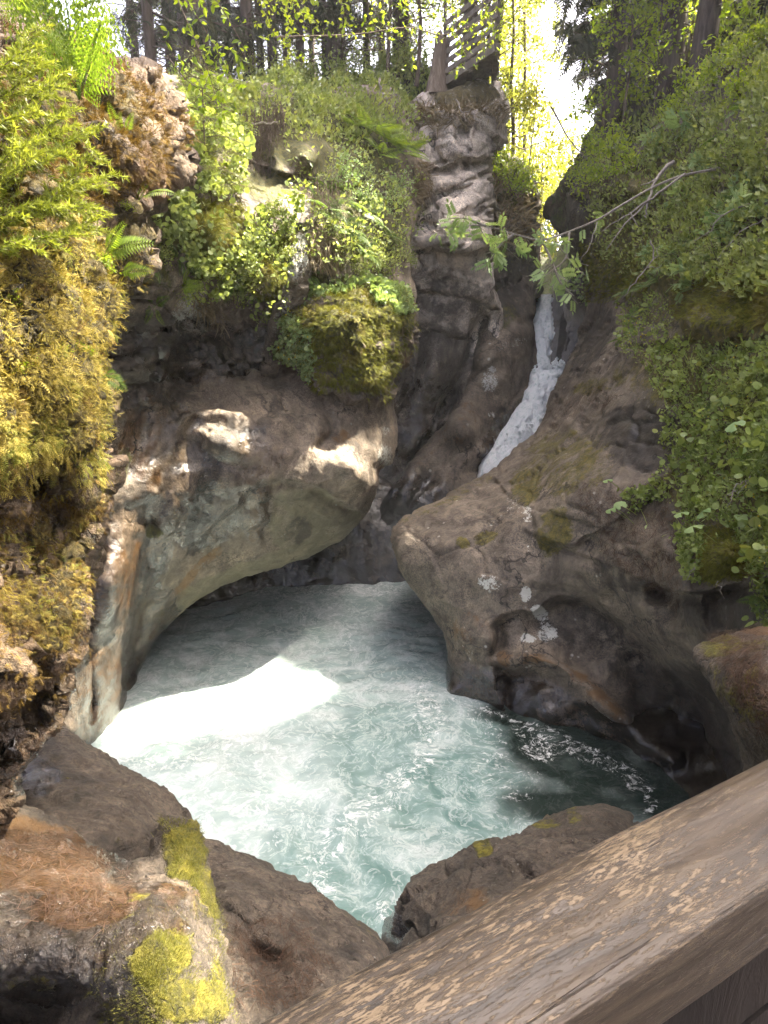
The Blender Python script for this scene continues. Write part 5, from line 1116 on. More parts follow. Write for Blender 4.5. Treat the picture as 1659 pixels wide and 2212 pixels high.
bushes(bank_l, [(540, 175), (600, 170), (660, 165), (720, 165), (780, 155), (840, 145), (880, 130), (500, 190), (440, 200), (860, 180), (900, 175), (740, 200), (620, 200), (390, 210)], 1.0, K_BIL, 'bilberry shrub along the forest edge on top of the left cliff', 'shrubs along the forest edge', 1.0)
bushes(hump, [(1080, 360), (1110, 380), (1070, 400), (1130, 410), (1100, 430)], 1.0, K_LIME, 'sunlit lime green shrub on the hump behind the cliff tower', 'lime shrubs on the hump', 0.8)
bushes(sculpt, [(1250, 390), (1290, 360), (1330, 350), (1270, 420), (1370, 370), (1310, 400)], 0.9, K_LIME, 'sunlit lime green shrub on the rock shoulder right of the sky gap', 'lime shrubs on the right shoulder', 0.8)
bushes(sculpt, [(1500, 210), (1540, 190), (1580, 160), (1620, 130), (1655, 100), (1600, 220), (1640, 190), (1460, 260)], 0.8, K_LIME, 'sunlit yellow green shrub along the crest at top right', 'lime shrubs along the right crest', 0.8)
bushes(sculpt, [(1440, 500), (1500, 470), (1550, 430), (1600, 360), (1640, 320), (1480, 560), (1560, 590), (1620, 600), (1420, 450), (1470, 330), (1530, 300), (1590, 500)], 0.6, K_GREEN, 'green shrub on the steep slope between dead branches at upper right', 'shrubs on the steep right slope', 0.5)
bushes(sculpt, [(1440, 330), (1500, 280), (1540, 380), (1600, 430), (1630, 480), (1480, 440), (1500, 620), (1460, 570), (1560, 540), (1420, 560)], 0.5, K_ROW, 'young rowan with pale feathered leaves on the right slope', 'young rowans on the right slope', 0.4)
bushes(sculpt, [(1420, 760), (1460, 780), (1380, 760), (1520, 790), (1600, 780), (1650, 840), (1560, 850), (1640, 1060), (1500, 880), (1560, 960), (1500, 1090), (1500, 1190), (1640, 1180), (1600, 1040)], 0.26, K_BIL, 'low leafy herb clump rising from the right bank carpet', 'herb clumps on the right bank', 0.6)
bushes(wall, [(100, 690), (128, 760), (60, 650), (160, 770), (200, 590), (40, 800), (210, 470), (255, 460)], 0.10, K_LIME, 'small bilberry sprig glowing lime green in the golden moss', 'bilberry sprigs in the golden moss', 0.8)
bushes(block, [(620, 700), (650, 760), (640, 720), (860, 650), (820, 620), (740, 600)], 0.3, K_BIL, 'small herb clump rooted on the mossy block', 'herb clumps on the mossy block', 0.4)

for x, y, s in ((385, 555, 0.4), (500, 600, 0.35), (560, 640, 0.4), (330, 640, 0.35), (610, 620, 0.35), (300, 560, 0.35)):
    fern_at(over, x, y, s, 5, FR_D, 'small fern rooted in the dark cracked wall above the overhang', 'ferns in the dark cracked wall', 0.06)
bushes(over, [(400, 600), (520, 640), (350, 560), (590, 690), (560, 560), (470, 590), (310, 520), (640, 620)], 0.36, K_BIL, 'low leafy tuft hanging on the dark wall above the crevice', 'leafy tufts on the dark wall', 0.2)
# ------------------------------------------------------------------ big round leaves, right bank
def butterbur(spots, label, size):
    P0, N0 = at(sculpt, *spots[0][:2])
    e = empty('butterbur_plant', P0)
    for k, (x, y, r) in enumerate(spots):
        P, N = at(sculpt, x, y)
        c = P + N * (0.30 + 0.03 * k) - P0
        a = np.linspace(0.35, 2 * math.pi - 0.35, 20)
        rr = r * (1 + 0.05 * np.sin(a * 9) + 0.05 * RNG.normal(0, 1, 20))
        up = norml(N * 0.55 + UPV * 0.9 + RNG.normal(0, 0.12, 3)); s = norml(np.cross(up, (0, 1, 0))); b = np.cross(s, up)
        rings = [np.zeros((1, 3))]
        for q in (0.5, 1.0):
            rings.append(q * rr[:, None] * (np.sin(a)[:, None] * s - np.cos(a)[:, None] * -b * -1) - up * (0.22 * r * q * q + 0.03 * r * np.sin(a * 7)[:, None] * q))
        V = np.concatenate(rings) + c
        f = [(0, k2, k2 + 1) for k2 in range(1, 20)]; f4 = [(k2, k2 + 20, k2 + 21, k2 + 1) for k2 in range(1, 20)]
        mb = MB(); mb.add(V, [np.array(f), np.array(f4)], RNG.uniform(0.2, 0.9)); lf = mb.build('leaf', L_PALE, e)
        mb = MB(); mb.tube([c, c * 0.6 + (P - P0 - N * 0.02) * 0.4 + np.array([0, 0, 0.02]), P - P0 - N * 0.03], 0.004, 5); mb.build('stalk', L_HERB, e)
    return tag(e, label, 'plant')
butterbur([(1545, 1172, 0.10), (1592, 1165, 0.115), (1528, 1140, 0.085), (1590, 1118, 0.09)], 'plant with four large round pale leaves above the moss cushion', 1)
butterbur([(1357, 1096, 0.085), (1372, 1110, 0.07), (1350, 1118, 0.07), (1366, 1128, 0.06), (1352, 1070, 0.07), (1376, 1088, 0.05)], 'small round leaved plant hanging alone on the dark rock face', 1)
butterbur([(1648, 915, 0.10), (1662, 930, 0.08)], 'big round leaf at the right edge above the herb carpet', 1)

# ------------------------------------------------------------------ trees
def limb(a, b, n=8, wob=0.05, sag=0.0):
    a = np.asarray(a, float); b = np.asarray(b, float); L = np.linalg.norm(b - a)
    t = np.linspace(0, 1, n)[:, None]
    w = RNG.normal(0, wob * L, (n, 3)); w[0] = 0; w[-1] = 0
    w = (w + np.roll(w, 1, 0) + np.roll(w, -1, 0)) / 3; w[0] = 0
    P = a + (b - a) * t + w
    P[:, 2] -= sag * L * (4 * t[:, 0] * (1 - t[:, 0]))
    return P
def spruce(base, H, r0, crown0, crad, n_spray, label, group, lean=(0, 0), mat=None, size=0.75, shaft=True, side=None, dead=10, top_taper=1.0, cat='tree', name='spruce_tree'):
    """trunk, limbs with dead lower ones, and a crown of hanging sprays"""
    base = np.asarray(base, float)
    e = empty(name, base)
    top = np.array([lean[0] * H, lean[1] * H, H])
    tp = limb((0, 0, -0.4), top, 12, 0.004)
    mb = MB(); rr = np.linspace(r0, 0.03, 12); rr[0] *= 1.25
    mb.tube(tp, rr, 9)
    wood = mb; fol = MB()
    nb = max(18, int(n_spray / 34))
    pos = []; dr = []
    for k in range(nb):
        h = crown0 + (H - crown0) * RNG.uniform(0, 1) ** 1.15
        f = (h - crown0) / (H - crown0)
        L = crad * (1 - f) ** 0.6 * RNG.uniform(0.6, 1.05) + 0.3
        a = RNG.uniform(0, 6.283)
        if side is not None and RNG.uniform() < 0.6: a = side + RNG.normal(0, 0.7)
        c = np.array([np.interp(h, tp[:, 2], tp[:, i]) for i in range(3)])
        d = np.array([math.cos(a), math.sin(a), 0])
        P = limb(c, c + d * L + np.array([0, 0, -0.25 * L]), 6, 0.03, 0.08)
        wood.tube(P, np.linspace(0.02 + 0.018 * L / 3, 0.006, 6), 4)
        m = int(n_spray / nb)
        t = RNG.uniform(0.12, 1.0, m)
        q = np.stack([np.interp(t, np.linspace(0, 1, 6), P[:, i]) for i in range(3)], -1)
        sd = np.cross(d, UPV)
        pos.append(q + RNG.normal(0, 0.10, (m, 3))); dr.append(d * RNG.uniform(0.1, 0.9, (m, 1)) + sd * RNG.uniform(-1, 1, (m, 1)) + UPV * RNG.uniform(-1.1, -0.1, (m, 1)))
    for k in range(dead):
        h = RNG.uniform(0.05 * H, max(crown0 + 0.5, 0.12 * H)); a = RNG.uniform(0, 6.283); L = RNG.uniform(0.4, 1.5)
        c = np.array([np.interp(h, tp[:, 2], tp[:, i]) for i in range(3)])
        wood.tube(limb(c, c + L * np.array([math.cos(a), math.sin(a), RNG.uniform(-0.5, 0.1)]), 5, 0.06), np.linspace(0.014, 0.004, 5), 4)
    wood.build('trunk', B_DARK, e)
    pos = np.concatenate(pos); dr = np.concatenate(dr)
    if shaft:
        dn = norml(dr) * size
        k = ~(in_sun(pos + base) | in_sun(pos + base + dn * 0.5) | in_sun(pos + base + dn * 1.0)); pos, dr = pos[k], dr[k]
    fol.add(*scat(T_SPRAY, pos, dr, UPV + RNG.normal(0, 0.3, pos.shape), RNG.uniform(0.6, 1.3, len(pos)) * size))
    fol.build('crown', mat or L_DARK, e, smooth=False)
    return tag(e, label, cat, group)
def broadleaf(base, H, r0, crown0, crad, n_leaf, label, group, mat=None, leaf=0.12, lean=(0, 0), shaft=False, twigs=30, name='broadleaf_tree', tm=None):
    base = np.asarray(base, float)
    e = empty(name, base)
    top = np.array([lean[0] * H, lean[1] * H, H * 0.92])
    tp = limb((0, 0, -0.4), top, 10, 0.012)
    mb = MB(); mb.tube(tp, np.linspace(r0, 0.02, 10), 7)
    wood = mb; fol = MB(); pos = []
    for k in range(twigs):
        h = RNG.uniform(crown0, H * 0.9); a = RNG.uniform(0, 6.283); f = (h - crown0) / (H - crown0)
        L = crad * (0.55 + 0.6 * math.sin(min(1, f * 1.1 + 0.12) * math.pi)) * RNG.uniform(0.55, 1.1)
        c = np.array([np.interp(h, tp[:, 2], tp[:, i]) for i in range(3)])
        P = limb(c, c + L * np.array([math.cos(a), math.sin(a), RNG.uniform(0.0, 0.7)]), 6, 0.06)
        wood.tube(P, np.linspace(0.016 + 0.012 * L / 2, 0.004, 6), 4)
        m = n_leaf // twigs
        nc = 7
        cen = np.stack([np.interp(RNG.uniform(0.25, 1.05, nc), np.linspace(0, 1, 6), P[:, i]) for i in range(3)], -1) + RNG.normal(0, 0.22 * crad / 2, (nc, 3))
        pos.append(cen[RNG.integers(0, nc, m)] + RNG.normal(0, 0.16 * crad / 2, (m, 3)))
    wood.build('trunk', B_TWIG, e)
    pos = np.concatenate(pos)
    if shaft: pos = pos[~in_sun(pos + base)]
    fol.add(*scat(tm or T_DIA, pos, rdir(len(pos), -0.4), rdir(len(pos), 0.8), RNG.uniform(0.6, 1.3, len(pos)) * leaf))
    fol.build('crown', mat or L_LIME, e, smooth=False)
    return tag(e, label, 'tree', group)
L_FOREST = leaf_mat('forest_leaf', (0.05, 0.075, 0.015), (0.13, 0.17, 0.03), 0.45, 1.6)
L_FAR = leaf_mat('backlit_far_leaf', (0.17, 0.20, 0.03), (0.34, 0.36, 0.07), 0.6, 1.5, 0.5)
def base_at(x, y, d): return unp(x, y, d)
# left bank: dark trunks against the light
left = [(415, 225, 17, 0.28, 'thickest dark spruce trunk behind the brown rock bulge'), (447, 215, 18, 0.20, 'dark spruce trunk just right of the thickest one at top left'), (470, 215, 20, 0.12, None), (497, 210, 21, 0.10, None), (541, 195, 18.5, 0.17, 'straight spruce trunk above the hanging roots'), (563, 190, 22, 0.12, None), (591, 190, 19.5, 0.15, None), (622, 188, 24, 0.12, None), (646, 185, 20, 0.14, None), (676, 180, 25, 0.12, None), (704, 180, 21, 0.10, None), (742, 172, 24, 0.14, None), (792, 165, 22, 0.11, None), (826, 160, 26, 0.14, None), (868, 150, 24, 0.13, None), (330, 215, 16, 0.14, None), (372, 215, 19, 0.16, None), (300, 190, 22, 0.15, None)]
for x, y, d, r, lb in left:
    H = RNG.uniform(13, 18)
    spruce(base_at(x, y, d), H, r, RNG.uniform(0.8, 2.4), 1.7, 1000, lb or 'slim dark conifer trunk in the forest above the left cliff', None if lb else 'slim conifers above the left cliff', lean=(RNG.normal(0, 0.01), 0), size=0.34, shaft=False, dead=34)
for x, y, d, n in ((430, 215, 24, 3600), (560, 195, 27, 3600), (680, 185, 28, 3600), (800, 170, 28, 3600), (340, 200, 22, 3000), (740, 175, 21, 2200), (620, 190, 31, 3600), (880, 150, 27, 3400)):
    broadleaf(base_at(x, y, d), RNG.uniform(4.5, 6.5), 0.05, 0.6, 1.9, n, 'thin leafy tree filling the gaps between trunks above the left cliff', 'leafy trees above the left cliff', L_FOREST, 0.085, twigs=50)
for x, y, d, n in ((900, 150, 18.5, 2600), (960, 150, 20.5, 2400), (1050, 170, 21.5, 2400), (840, 160, 19, 2000), (1010, 160, 24, 2600)):
    broadleaf(base_at(x, y, d), RNG.uniform(6.5, 9), 0.06, 1.4, 1.7, n, 'bright green young birch around the wooden lookout', 'birches around the lookout', L_LIME, 0.11, twigs=34)
# the bright gap upstream
for x, y, d, H, n in ((1100, 520, 27, 14, 5200), (1125, 520, 31, 19, 5600), (1165, 570, 30, 5.0, 3000), (1200, 570, 34, 4.0, 2600), (1085, 480, 33, 20, 5600), (1230, 520, 33, 5.0, 2600), (1120, 540, 38, 17, 5000), (1070, 470, 26, 13, 4600)):
    broadleaf(base_at(x, y, d), H, 0.10, 0.4, 1.9 if x < 1150 else 1.6, n, 'sunlit yellow green tree in the gap upstream of the waterfall', 'sunlit trees upstream', L_FAR, 0.15, twigs=44, lean=(-0.02, 0))
# right bank: spruces whose crowns shade the gorge
spruce(base_at(1318, 262, 19.5), 24, 0.25, 1.6, 1.9, 2600, 'tall dark spruce with drooping sprays against the bright sky gap', None, lean=(0.02, 0), size=0.5, side=math.pi * 0.95, dead=26)
spruce(base_at(1445, 190, 18.0), 26, 0.30, 4.6, 3.6, 4600, 'broad spruce trunk with bare grey twigs right of the tall dark spruce', None, lean=(0.02, 0), size=0.7, dead=60)
spruce(base_at(1512, 160, 16.5), 25, 0.26, 5.0, 3.6, 4200, 'spruce trunk rising behind the crest near the top right corner', None, lean=(0.03, 0), size=0.7, dead=40)
spruce(base_at(1395, 230, 21.0), 23, 0.2, 3.0, 3.0, 3600, 'spruce in the shade between the two big right bank trunks', None, size=0.7, dead=30)
spruce(base_at(1012, 165, 20.5), 25, 0.22, 4.6, 3.2, 4200, 'tall spruce trunk directly behind the wooden lookout', None, size=0.6, dead=20)
spruce(base_at(868, 165, 20.0), 25, 0.24, 4.4, 3.2, 4200, 'tall spruce trunk left of the wooden lookout and stump', None, size=0.6, dead=20)
spruce(base_at(720, 175, 20.5), 24, 0.2, 4.2, 3.0, 3600, 'tall straight spruce trunk above the clump of ferns', None, size=0.6, dead=20)
for k, (x, y, z, H) in enumerate(((10.5, 12.5, 9.0, 25), (13.0, 16.0, 11, 25), (9.0, 9.0, 8.0, 22), (12.5, 9.0, 10, 24), (12.0, 20.0, 12, 25), (16.0, 12.0, 12, 26), (15.5, 8.0, 12, 24), (10.5, 4.0, 7, 24), (13.5, 5.5, 10, 24))):
    spruce((x, y, z), H, 0.26, 4.0, 3.6, 4300, 'tall spruce shading the gorge from the right bank above the frame', 'spruces shading the right bank', size=0.7, dead=10)
for k, (x, y, z, H) in enumerate(((-6.5, -4.0, 3.0, 22), (8.5, -2.0, 5.0, 22), (-9.0, 2.5, 8.0, 20), (-9.0, -9.0, 4, 22), (9.0, -8.0, 4, 24), (-11.0, 8.0, 10.0, 20))):  # added out-of-view trees that block skylight from behind the lens
    spruce((x, y, z), H, 0.26, 2.0, 3.6, 2400, 'unseen spruce added behind the viewer to cut light from the sky', 'spruces around the footbridge', size=1.0, dead=4)
# dim forest behind the right trunks
for x, y, d in ((1370, 220, 25), (1430, 180, 26), (1490, 140, 25), (1550, 110, 22), (1610, 60, 21), (1660, 20, 20)):
    spruce(base_at(x, y, d), 15, 0.14, 0.8, 2.6, 1500, 'dim spruce deep in the forest behind the right bank trunks', 'dim spruces behind the right trunks', size=0.8, shaft=True, dead=12)
for x, y, d in ((1350, 260, 18.5), (1410, 235, 18), (1480, 190, 17.5), (1300, 300, 19.5)):
    broadleaf(base_at(x, y, d), RNG.uniform(3.0, 4.5), 0.04, 0.5, 1.2, 1500, 'small sunlit birch under the right bank spruces', 'birches under the right spruces', L_LIME, 0.11, twigs=20)

# ------------------------------------------------------------------ spruce sapling on the near wall
def sapling(name, base, stems, label, nd=0.022, mat=None, dens=1.0, tw=0.16, parent_cat='tree', wide=1.0):
    e = empty(name, base)
    wood = MB(); fol = MB(); base = np.asarray(base, float)
    for pts, r in stems:
        P = catmull(np.asarray(pts, float) - base, 6, False)
        wood.tube(P, np.linspace(r, r * 0.35, len(P)), 5)
        L = np.r_[0, np.cumsum(np.linalg.norm(np.diff(P, axis=0), axis=1))]
        lines = [(P, L)]
        nt = int(L[-1] / 0.028)
        for k in range(nt):
            s = L[-1] * (0.08 + 0.9 * k / nt)
            c = np.array([np.interp(s, L, P[:, i]) for i in range(3)]); c2 = np.array([np.interp(s + 0.03, L, P[:, i]) for i in range(3)])
            T = norml(c2 - c + 1e-6)
            sd = norml(np.cross(T, UPV)) * (1 if k % 2 else -1)
            l = tw * (1 - 0.6 * s / L[-1]) * RNG.uniform(0.6, 1.2)
            q = np.array([c, c + (T * 0.7 + sd * 0.8 + RNG.normal(0, 0.15, 3)) * l * 0.5, c + (T * 0.75 + sd * 0.75 + RNG.normal(0, 0.2, 3) - UPV * 0.15) * l])
            wood.tube(q, [0.0022, 0.0016, 0.001], 3)
            lines.append((q, np.r_[0, np.cumsum(np.linalg.norm(np.diff(q, axis=0), axis=1))]))
        for q, ql in lines:
            m = int(ql[-1] / 0.0032 * dens)
            if m < 2: continue
            s = RNG.uniform(0, ql[-1], m)
            c = np.stack([np.interp(s, ql, q[:, i]) for i in range(3)], -1)
            T = norml(q[-1] - q[0])
            d = norml(T * 0.75 + RNG.normal(0, 0.62, (m, 3)))
            tipb = np.clip(s / ql[-1] * 0.9 + RNG.uniform(-0.25, 0.25, m), 0, 1)
            fol.add(*scat((T_NEEDLE[0] * (1, wide, 1), T_NEEDLE[1]), c, d, RNG.normal(0, 1, (m, 3)), RNG.uniform(0.7, 1.25, m) * nd, tipb))
    wood.build('stem', B_TWIG, e); fol.build('needles', mat or L_SPR, e, smooth=False)
    return tag(e, label, parent_cat)
def W(*p): return [unp(x, y, d) for x, y, d in p]
sapling('spruce_sapling', unp(-60, 520, 2.6), [(W((-60, 520, 2.6), (40, 470, 2.65), (120, 420, 2.75), (190, 330, 2.9)), 0.006), (W((-60, 520, 2.6), (20, 380, 2.6), (90, 290, 2.7), (140, 230, 2.8)), 0.006), (W((-60, 300, 2.55), (20, 260, 2.6), (80, 200, 2.75), (130, 160, 2.85)), 0.005), (W((-60, 480, 2.55), (60, 450, 2.7), (150, 410, 2.85), (230, 380, 3.0)), 0.005),
    (W((-60, 560, 2.5), (50, 520, 2.6), (140, 500, 2.75), (215, 465, 2.9)), 0.005), (W((-60, 180, 2.5), (0, 150, 2.6), (50, 100, 2.7), (70, 60, 2.75)), 0.005), (W((20, 380, 2.6), (80, 350, 2.65), (150, 300, 2.75), (205, 280, 2.85)), 0.004), (W((-60, 400, 2.5), (0, 360, 2.55), (40, 300, 2.6)), 0.005), (W((60, 450, 2.7), (110, 455, 2.7), (180, 440, 2.8)), 0.004), (W((-40, 230, 2.6), (30, 190, 2.7), (60, 140, 2.75)), 0.004)],
    'young spruce with bright needles spreading over the golden moss at upper left', 0.03, dens=1.7, tw=0.22, wide=1.7)
P_, N_ = at(over, 465, 440)
sapling('spruce_sapling', P_, [([P_, P_ + (0.0, -0.25, 0.6), P_ + (0.02, -0.3, 1.3), P_ + (0.0, -0.3, 1.9)], 0.016)] + [([P_ + (0, -0.28, h), P_ + (math.cos(a) * l * 0.5, -0.28 + math.sin(a) * l * 0.5, h + 0.03), P_ + (math.cos(a) * l, -0.28 + math.sin(a) * l, h - 0.05)], 0.007) for h, a, l in [(0.2 + 0.075 * k, 2.4 * k, 0.75 - 0.028 * k) for k in range(21)]],
    'slender yellowish young spruce growing up the middle wall', 0.05, leaf_mat('pale_spruce_needles', (0.07, 0.09, 0.02), (0.19, 0.21, 0.055), 0.3, 1.4), 0.22, 0.30)

# ------------------------------------------------------------------ hanging twigs with glowing birch leaves, from trees above the frame
def leafy_branch(name, paths, label, mat, tmpl, ls, per_m, twig=0.3, wood=B_TWIG, r=0.006, cat='branch', ntw=8, hang=-0.3, group=None, start=0.15):
    base = np.asarray(paths[0][0], float)
    e = empty(name, base); wm = MB(); fm = MB()
    for pts in paths:
        P = catmull(np.asarray(pts, float) - base, 6, False)
        L = np.r_[0, np.cumsum(np.linalg.norm(np.diff(P, axis=0), axis=1))]
        wm.tube(P, np.linspace(r, r * 0.3, len(P)), 5)
        lines = [(P, L)]
        for k in range(ntw):
            s = L[-1] * RNG.uniform(start, 1)
            c = np.array([np.interp(s, L, P[:, i]) for i in range(3)])
            d = norml(RNG.normal(0, 1, 3) * (1, 1, 0.6) + UPV * hang)
            q = limb(c, c + d * twig * RNG.uniform(0.5, 1.3), 4, 0.08, 0.05)
            wm.tube(q, [r * 0.4, r * 0.3, r * 0.25, r * 0.2], 3)
            lines.append((q, np.r_[0, np.cumsum(np.linalg.norm(np.diff(q, axis=0), axis=1))]))
        for j, (q, ql) in enumerate(lines):
            m = max(2, int(ql[-1] * per_m))
            s = RNG.uniform(ql[-1] * (start if j == 0 else 0.2), ql[-1], m)
            c = np.stack([np.interp(s, ql, q[:, i]) for i in range(3)], -1)
            fm.add(*scat(tmpl, c, rdir(m, -0.5), rdir(m, 0.9), RNG.uniform(0.7, 1.25, m) * ls))
    wm.build('wood', wood, e); fm.build('leaves', mat, e, smooth=False)
    return tag(e, label, cat, group)
leafy_branch('birch_branch', [W((350, -80, 6.2), (410, 60, 6.0), (455, 170, 6.0), (470, 240, 6.0)), W((410, -80, 6.4), (480, 20, 6.2), (520, 90, 6.2), (532, 130, 6.2)), W((330, -60, 6.6), (400, 0, 6.4), (470, 110, 6.3), (500, 170, 6.3)), W((360, 120, 6.2), (400, 170, 6.1), (440, 200, 6.1), (500, 250, 6.1))], 'hanging birch twigs with glowing yellow green leaves at top left', L_LIME, T_OVAL, 0.068, 20, 0.35, r=0.006, ntw=8)
leafy_branch('birch_branch', [W((860, -80, 9.5), (930, 10, 9.4), (985, 80, 9.4), (1010, 130, 9.4)), W((900, -80, 9.8), (990, 30, 9.6), (1050, 90, 9.6)), W((1010, -80, 9.8), (1050, 20, 9.6), (1085, 80, 9.6))], 'hanging birch twigs with lime leaves in front of the lookout', L_LIME, T_OVAL, 0.07, 13, 0.4, r=0.006, ntw=10)
leafy_branch('birch_branch', [W((720, -80, 8.5), (740, 20, 8.4), (760, 70, 8.4)), W((640, -80, 8.5), (650, 0, 8.4), (690, 60, 8.4))], 'short birch twigs with lime leaves at the top middle', L_LIME, T_OVAL, 0.07, 20, 0.4, r=0.006, ntw=9)
leafy_branch('birch_branch', [W((590, 80, 10.5), (760, 75, 10.3), (880, 60, 10.3), (960, 75, 10.3), (1050, 40, 10.4))], 'long thin horizontal branch with small leaves across the forest edge', L_LIME, T_OVAL, 0.06, 9, 0.4, r=0.014, ntw=9)

leafy_branch('birch_branch', [W((540, -80, 7.6), (560, 0, 7.5), (590, 70, 7.5)), W((480, -80, 7.6), (600, -20, 7.5), (660, 40, 7.5)), W((590, -80, 7.8), (620, 10, 7.7), (625, 110, 7.7))], 'birch twigs with bright leaves left of the top middle', L_LIME, T_OVAL, 0.055, 24, 0.4, r=0.005, ntw=12)
leafy_branch('birch_branch', [W((780, -80, 10.5), (810, 0, 10.4), (850, 60, 10.4)), W((840, -80, 10.5), (880, 20, 10.4), (900, 100, 10.4)), W((930, -80, 11.5), (960, 20, 11.4), (1000, 100, 11.4), (1030, 150, 11.4)), W((1000, -80, 11.5), (1060, 40, 11.4), (1075, 130, 11.4))], 'drooping birch twigs with small leaves hiding the lookout', L_LIME, T_OVAL, 0.07, 11, 0.5, r=0.006, ntw=12)
leafy_branch('birch_branch', [W((1560, -60, 8.5), (1580, 10, 8.4), (1570, 60, 8.4)), W((1640, -60, 8.5), (1600, 30, 8.4))], 'birch twigs with yellow leaves in the top right corner', L_LIME, T_OVAL, 0.07, 20, 0.35, r=0.005, ntw=8)

# ------------------------------------------------------------------ rowan branch across the gap and dead branches
rb = [W((1570, 362, 10.6), (1480, 378, 10.5), (1410, 405, 10.4), (1340, 445, 10.4), (1290, 475, 10.4), (1230, 500, 10.4), (1170, 518, 10.3), (1110, 505, 10.2), (1050, 488, 10.2), (985, 490, 10.2), (930, 500, 10.2))]
e = leafy_branch('rowan_branch', rb + [W((1170, 518, 10.3), (1190, 560, 10.2), (1210, 610, 10.2), (1240, 640, 10.2)), W((1230, 500, 10.4), (1220, 560, 10.3), (1180, 590, 10.3)), W((1110, 505, 10.2), (1080, 530, 10.2), (1062, 560, 10.2)), W((1050, 488, 10.2), (1000, 470, 10.2), (960, 475, 10.2))], 'long grey rowan branch with pale feathered leaves stretching across the gap', L_PALE, T_ROWAN, 0.24, 2.6, 0.35, wood=B_GREY, r=0.022, ntw=7, hang=-0.5, start=0.42)
def dead(paths, r, label, name='dead_branch'):
    base = np.asarray(paths[0][0]); e = MB()
    for k, p in enumerate(paths):
        P = catmull(np.asarray(p) - base, 5, False); P[1:-1] += RNG.normal(0, 0.012, P[1:-1].shape)
        e.tube(P, np.linspace(r, r * 0.3, len(P)) * (1 if k == 0 else 0.6), 5)
    o = e.build(name, B_GREY); o.location = base
    return tag(o, label, 'branch')
dead([W((1480, 375, 10.2), (1420, 420, 10.1), (1360, 460, 10.1), (1300, 500, 10.2)), W((1400, 435, 10.1), (1340, 500, 10.0), (1310, 540, 10.0)), W((1360, 460, 10.1), (1380, 490, 10.0))], 0.02, 'bare grey dead branch just below the long rowan branch')
dead([W((1455, 350, 11), (1420, 385, 10.9), (1400, 440, 10.8), (1395, 470, 10.8)), W((1420, 385, 10.9), (1385, 400, 10.8))], 0.035, 'crooked grey root standing out of the right slope')
dead([W((1620, 440, 9.0), (1560, 465, 9.0), (1530, 500, 9.0), (1500, 520, 9.0)), W((1560, 465, 9.0), (1530, 455, 8.9))], 0.012, 'thin bare twig low on the leafy right slope')
dead([W((1405, 520, 9.6), (1410, 560, 9.6), (1370, 610, 9.6), (1345, 645, 9.6)), W((1395, 580, 9.6), (1430, 572, 9.6)), W((1410, 560, 9.6), (1425, 530, 9.6))], 0.014, 'forked pale dead twig hanging in front of the right wall')
dead([W((1290, 480, 10.2), (1275, 530, 10.1), (1250, 570, 10.1))], 0.010, 'short bare twig hanging under the rowan branch')
dead([W((1660, 470, 8.6), (1600, 500, 8.7), (1550, 560, 8.8))], 0.010, 'thin pale stem crossing the slope above the dark ledge')
dead([W((1190, 230, 20), (1230, 300, 19.6), (1290, 360, 19.2), (1330, 380, 19))], 0.03, 'thin dark stem leaning across the bright sky gap')
dead([W((1132, 460, 24), (1145, 340, 24), (1160, 190, 24), (1165, 100, 24))], 0.03, 'thin reddish sapling stem in the bright gap')
dead([W((820, 170, 15), (826, 215, 14.8), (812, 240, 14.8), (835, 290, 14.6), (840, 330, 14.6))], 0.035, 'bare whitish dead stem at the left of the cliff tower')
dead([W((985, 215, 15.5), (1000, 245, 15.3), (1012, 262, 15.2)), W((1000, 245, 15.3), (1018, 235, 15.2))], 0.02, 'small forked white stick on top of the cliff tower')
dead([W((1075, 560, 15.6), (1062, 575, 15.5), (1066, 610, 15.4), (1060, 632, 15.5))], 0.05, 'splintered orange brown snag at the right foot of the tower')
dead([W((508, 205, 12.0), (530, 262, 11.4), (560, 268, 11.0), (600, 264, 11.0))], 0.03, 'bent grey root lying above the hanging root curtain')
for k, (x, y, x2, y2) in enumerate(((1605, 1040, 1560, 1085), (1590, 1060, 1570, 1095), (1620, 1030, 1590, 1075))):
    dead([W((x, y, 6.5), ((x + x2) / 2, (y + y2) / 2 - 3, 6.4), (x2, y2, 6.4))], 0.006, ('longest', 'middle', 'upper')[k] + ' pale dry stalk leaning over the right bank herbs', 'dry_stalk')
dead([W((1500, 1225, 7.4), (1492, 1240, 7.35), (1482, 1256, 7.3))], 0.006, 'short white stalk below the herbs at the rock edge', 'dry_stalk')
dead([W((1551, 1255, 6.8), (1556, 1275, 6.75), (1566, 1295, 6.7))], 0.005, 'thin white stalk hanging below the moss cushion', 'dry_stalk')

# roots hanging from the turf
def curtain(p, x0, x1, y0, len_m, n, r, label):
    m = MB(); base = None
    for k in range(n):
        x = RNG.uniform(x0, x1); P, N = at(p, x, y0 + RNG.normal(0, 8))
        if base is None: base = P
        L = len_m * RNG.uniform(0.35, 1.1); s = P + N * RNG.uniform(0.05, 0.32) + np.array([0, -0.10, 0])
        pts = [s - base + np.array([RNG.normal(0, 0.035) * t * 3, RNG.normal(0, 0.03), -L * t]) for t in np.linspace(0, 1, 8)]
        m.tube(pts, np.linspace(r, r * 0.4, 8) * RNG.uniform(0.5, 1.3), 3)
    o = m.build('hanging_roots', B_TWIG); o.location = base; o['kind'] = 'stuff'
    return tag(o, label, 'roots')
curtain(over, 522, 604, 268, 1.35, 150, 0.007, 'curtain of thin brown roots hanging from the left cliff turf')
curtain(over, 670, 722, 440, 0.9, 90, 0.006, 'curtain of dry roots hanging beside the silvery shrubs')
curtain(over, 455, 520, 640, 0.5, 40, 0.005, 'short roots dangling over the dark crevice')

